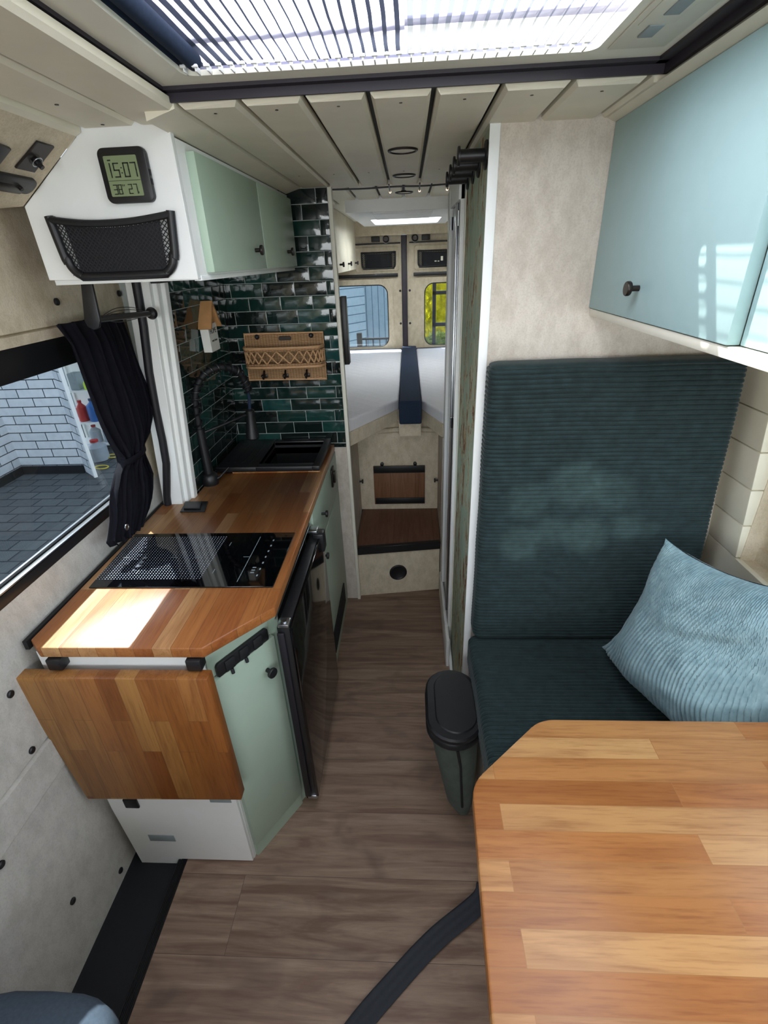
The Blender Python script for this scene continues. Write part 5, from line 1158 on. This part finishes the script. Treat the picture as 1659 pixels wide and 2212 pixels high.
jug(-3.86, 5.55, GZ, 0.12, 0.26, '#9fa8b0', 'water_jug', 'large pale jug standing on the garage ground')
tag(B(-4.14, -4.03, 5.84, 5.98, 0.301, 0.50, 0.01).build('storage_box', M['grey_grille']), 'grey box on the upper garage shelf', 'box')
tag(MB().lathe((-3.955, 5.88, 0.301), (0, 0, 1), [(0.035, 0), (0.035, 0.07), (0.02, 0.10)]).build('yellow_bottle', plain('lime_plastic', '#b9d83a', 0.4)), 'lime yellow bottle on the upper garage shelf', 'bottle')
for k, (xx, yy_) in enumerate(((-3.66, 5.25), (-3.74, 5.62))):
    tag(MB().ring((xx, yy_, GZ + 0.02), (0.1, 0.1, 1), 0.07, 0.008, 24, 8).build('yellow_ring', plain('yellow_plastic', '#c8b640', 0.5)), 'yellow hoop on the garage ground' + (' nearest the door frame' if k == 0 else ' right of the other'), 'hoop', 'yellow hoops')
# rear yard
t = thing('neighbour_garage', 'pale blue boarded garage seen through the left rear window', 'building', (-0.9, 7.5, GZ))
mb = MB(); mb.prism([(-1.6, 6.2, GZ), (-0.66, 7.4, GZ), (-0.60, 7.36, GZ), (-1.5, 6.1, GZ)], (0, 0, 3.2)); mb.build('side_wall', M['siding'], t, smooth=False)
B(-0.66, 0.0, 7.4, 7.5, GZ, 2.7).build('ribbed_door', M['garage'], t, smooth=False)
t = thing('bike_rack', 'black rack rail outside below the left rear window', 'rack', (-0.35, 5.2, GZ))
mb = MB(); 
for zz in (0.88, 0.80): mb.cyl((-0.52, 5.2, zz), (0.1, 5.2, zz), 0.010)
for k in range(9): mb.cyl((-0.50 + k * 0.07, 5.2, 0.72), (-0.50 + k * 0.07, 5.2, 0.88), 0.005, n=8)
mb.box(-0.52, -0.47, 5.17, 5.23, GZ, 0.94); mb.box(0.05, 0.09, 5.17, 5.23, GZ, 0.88); mb.build('rail', M['black'], t)
def shrub(name, label, cx, cy, cz, rx, ry, rz_, mat, n):
    mb = MB(); 
    for i in range(n):
        a = random.uniform(0, 2 * PI); b = math.asin(random.uniform(-1, 1)); k = random.uniform(0.75, 1.0)
        p = Vector((cx + rx * k * math.cos(a) * math.cos(b), cy + ry * k * math.sin(a) * math.cos(b), cz + rz_ * k * math.sin(b)))
        u = Vector((random.uniform(-1, 1), random.uniform(-1, 1), random.uniform(-1, 1))).normalized() * 0.045; v = u.orthogonal().normalized() * 0.022
        vs = [mb.bm.verts.new(p + q) for q in (u, v, -u, -v)]; mb.bm.faces.new(vs)
    mb.lathe((cx, cy, cz - rz_ * 0.7), (0, 0, 1), [(rx * .5, 0), (rx * .82, rz_ * .4), (rx * .86, rz_), (rx * .5, rz_ * 1.5)], 16)
    t = thing(name, label, 'shrub', (cx, cy, GZ)); mb.build('foliage', mat, t, smooth=False); MB().cyl((cx, cy, GZ), (cx, cy, cz), 0.05).build('stem', M['lightwood'], t)
shrub('yellow_shrub', 'bright yellow shrub outside the right rear window', 0.70, 8.3, 0.95, 0.62, 0.5, 1.1, M['yellow'], 6500)
shrub('green_shrub', 'yellow green hedge plant low outside the right rear window', 0.40, 7.0, 0.2, 0.30, 0.25, 0.5, M['hedge'], 1800)
t = thing('garden_frame', 'dark garden trellis frame in front of the yellow shrub', 'trellis', (0.5, 6.3, GZ))
mb = B(0.29, 0.33, 6.28, 6.32, GZ, 1.7); mb.box(0.29, 0.95, 6.28, 6.32, 1.20, 1.24); mb.box(0.29, 0.95, 6.28, 6.32, 0.85, 0.89); mb.box(0.91, 0.95, 6.28, 6.32, GZ, 1.7); mb.build('frame', M['steplow'], t)
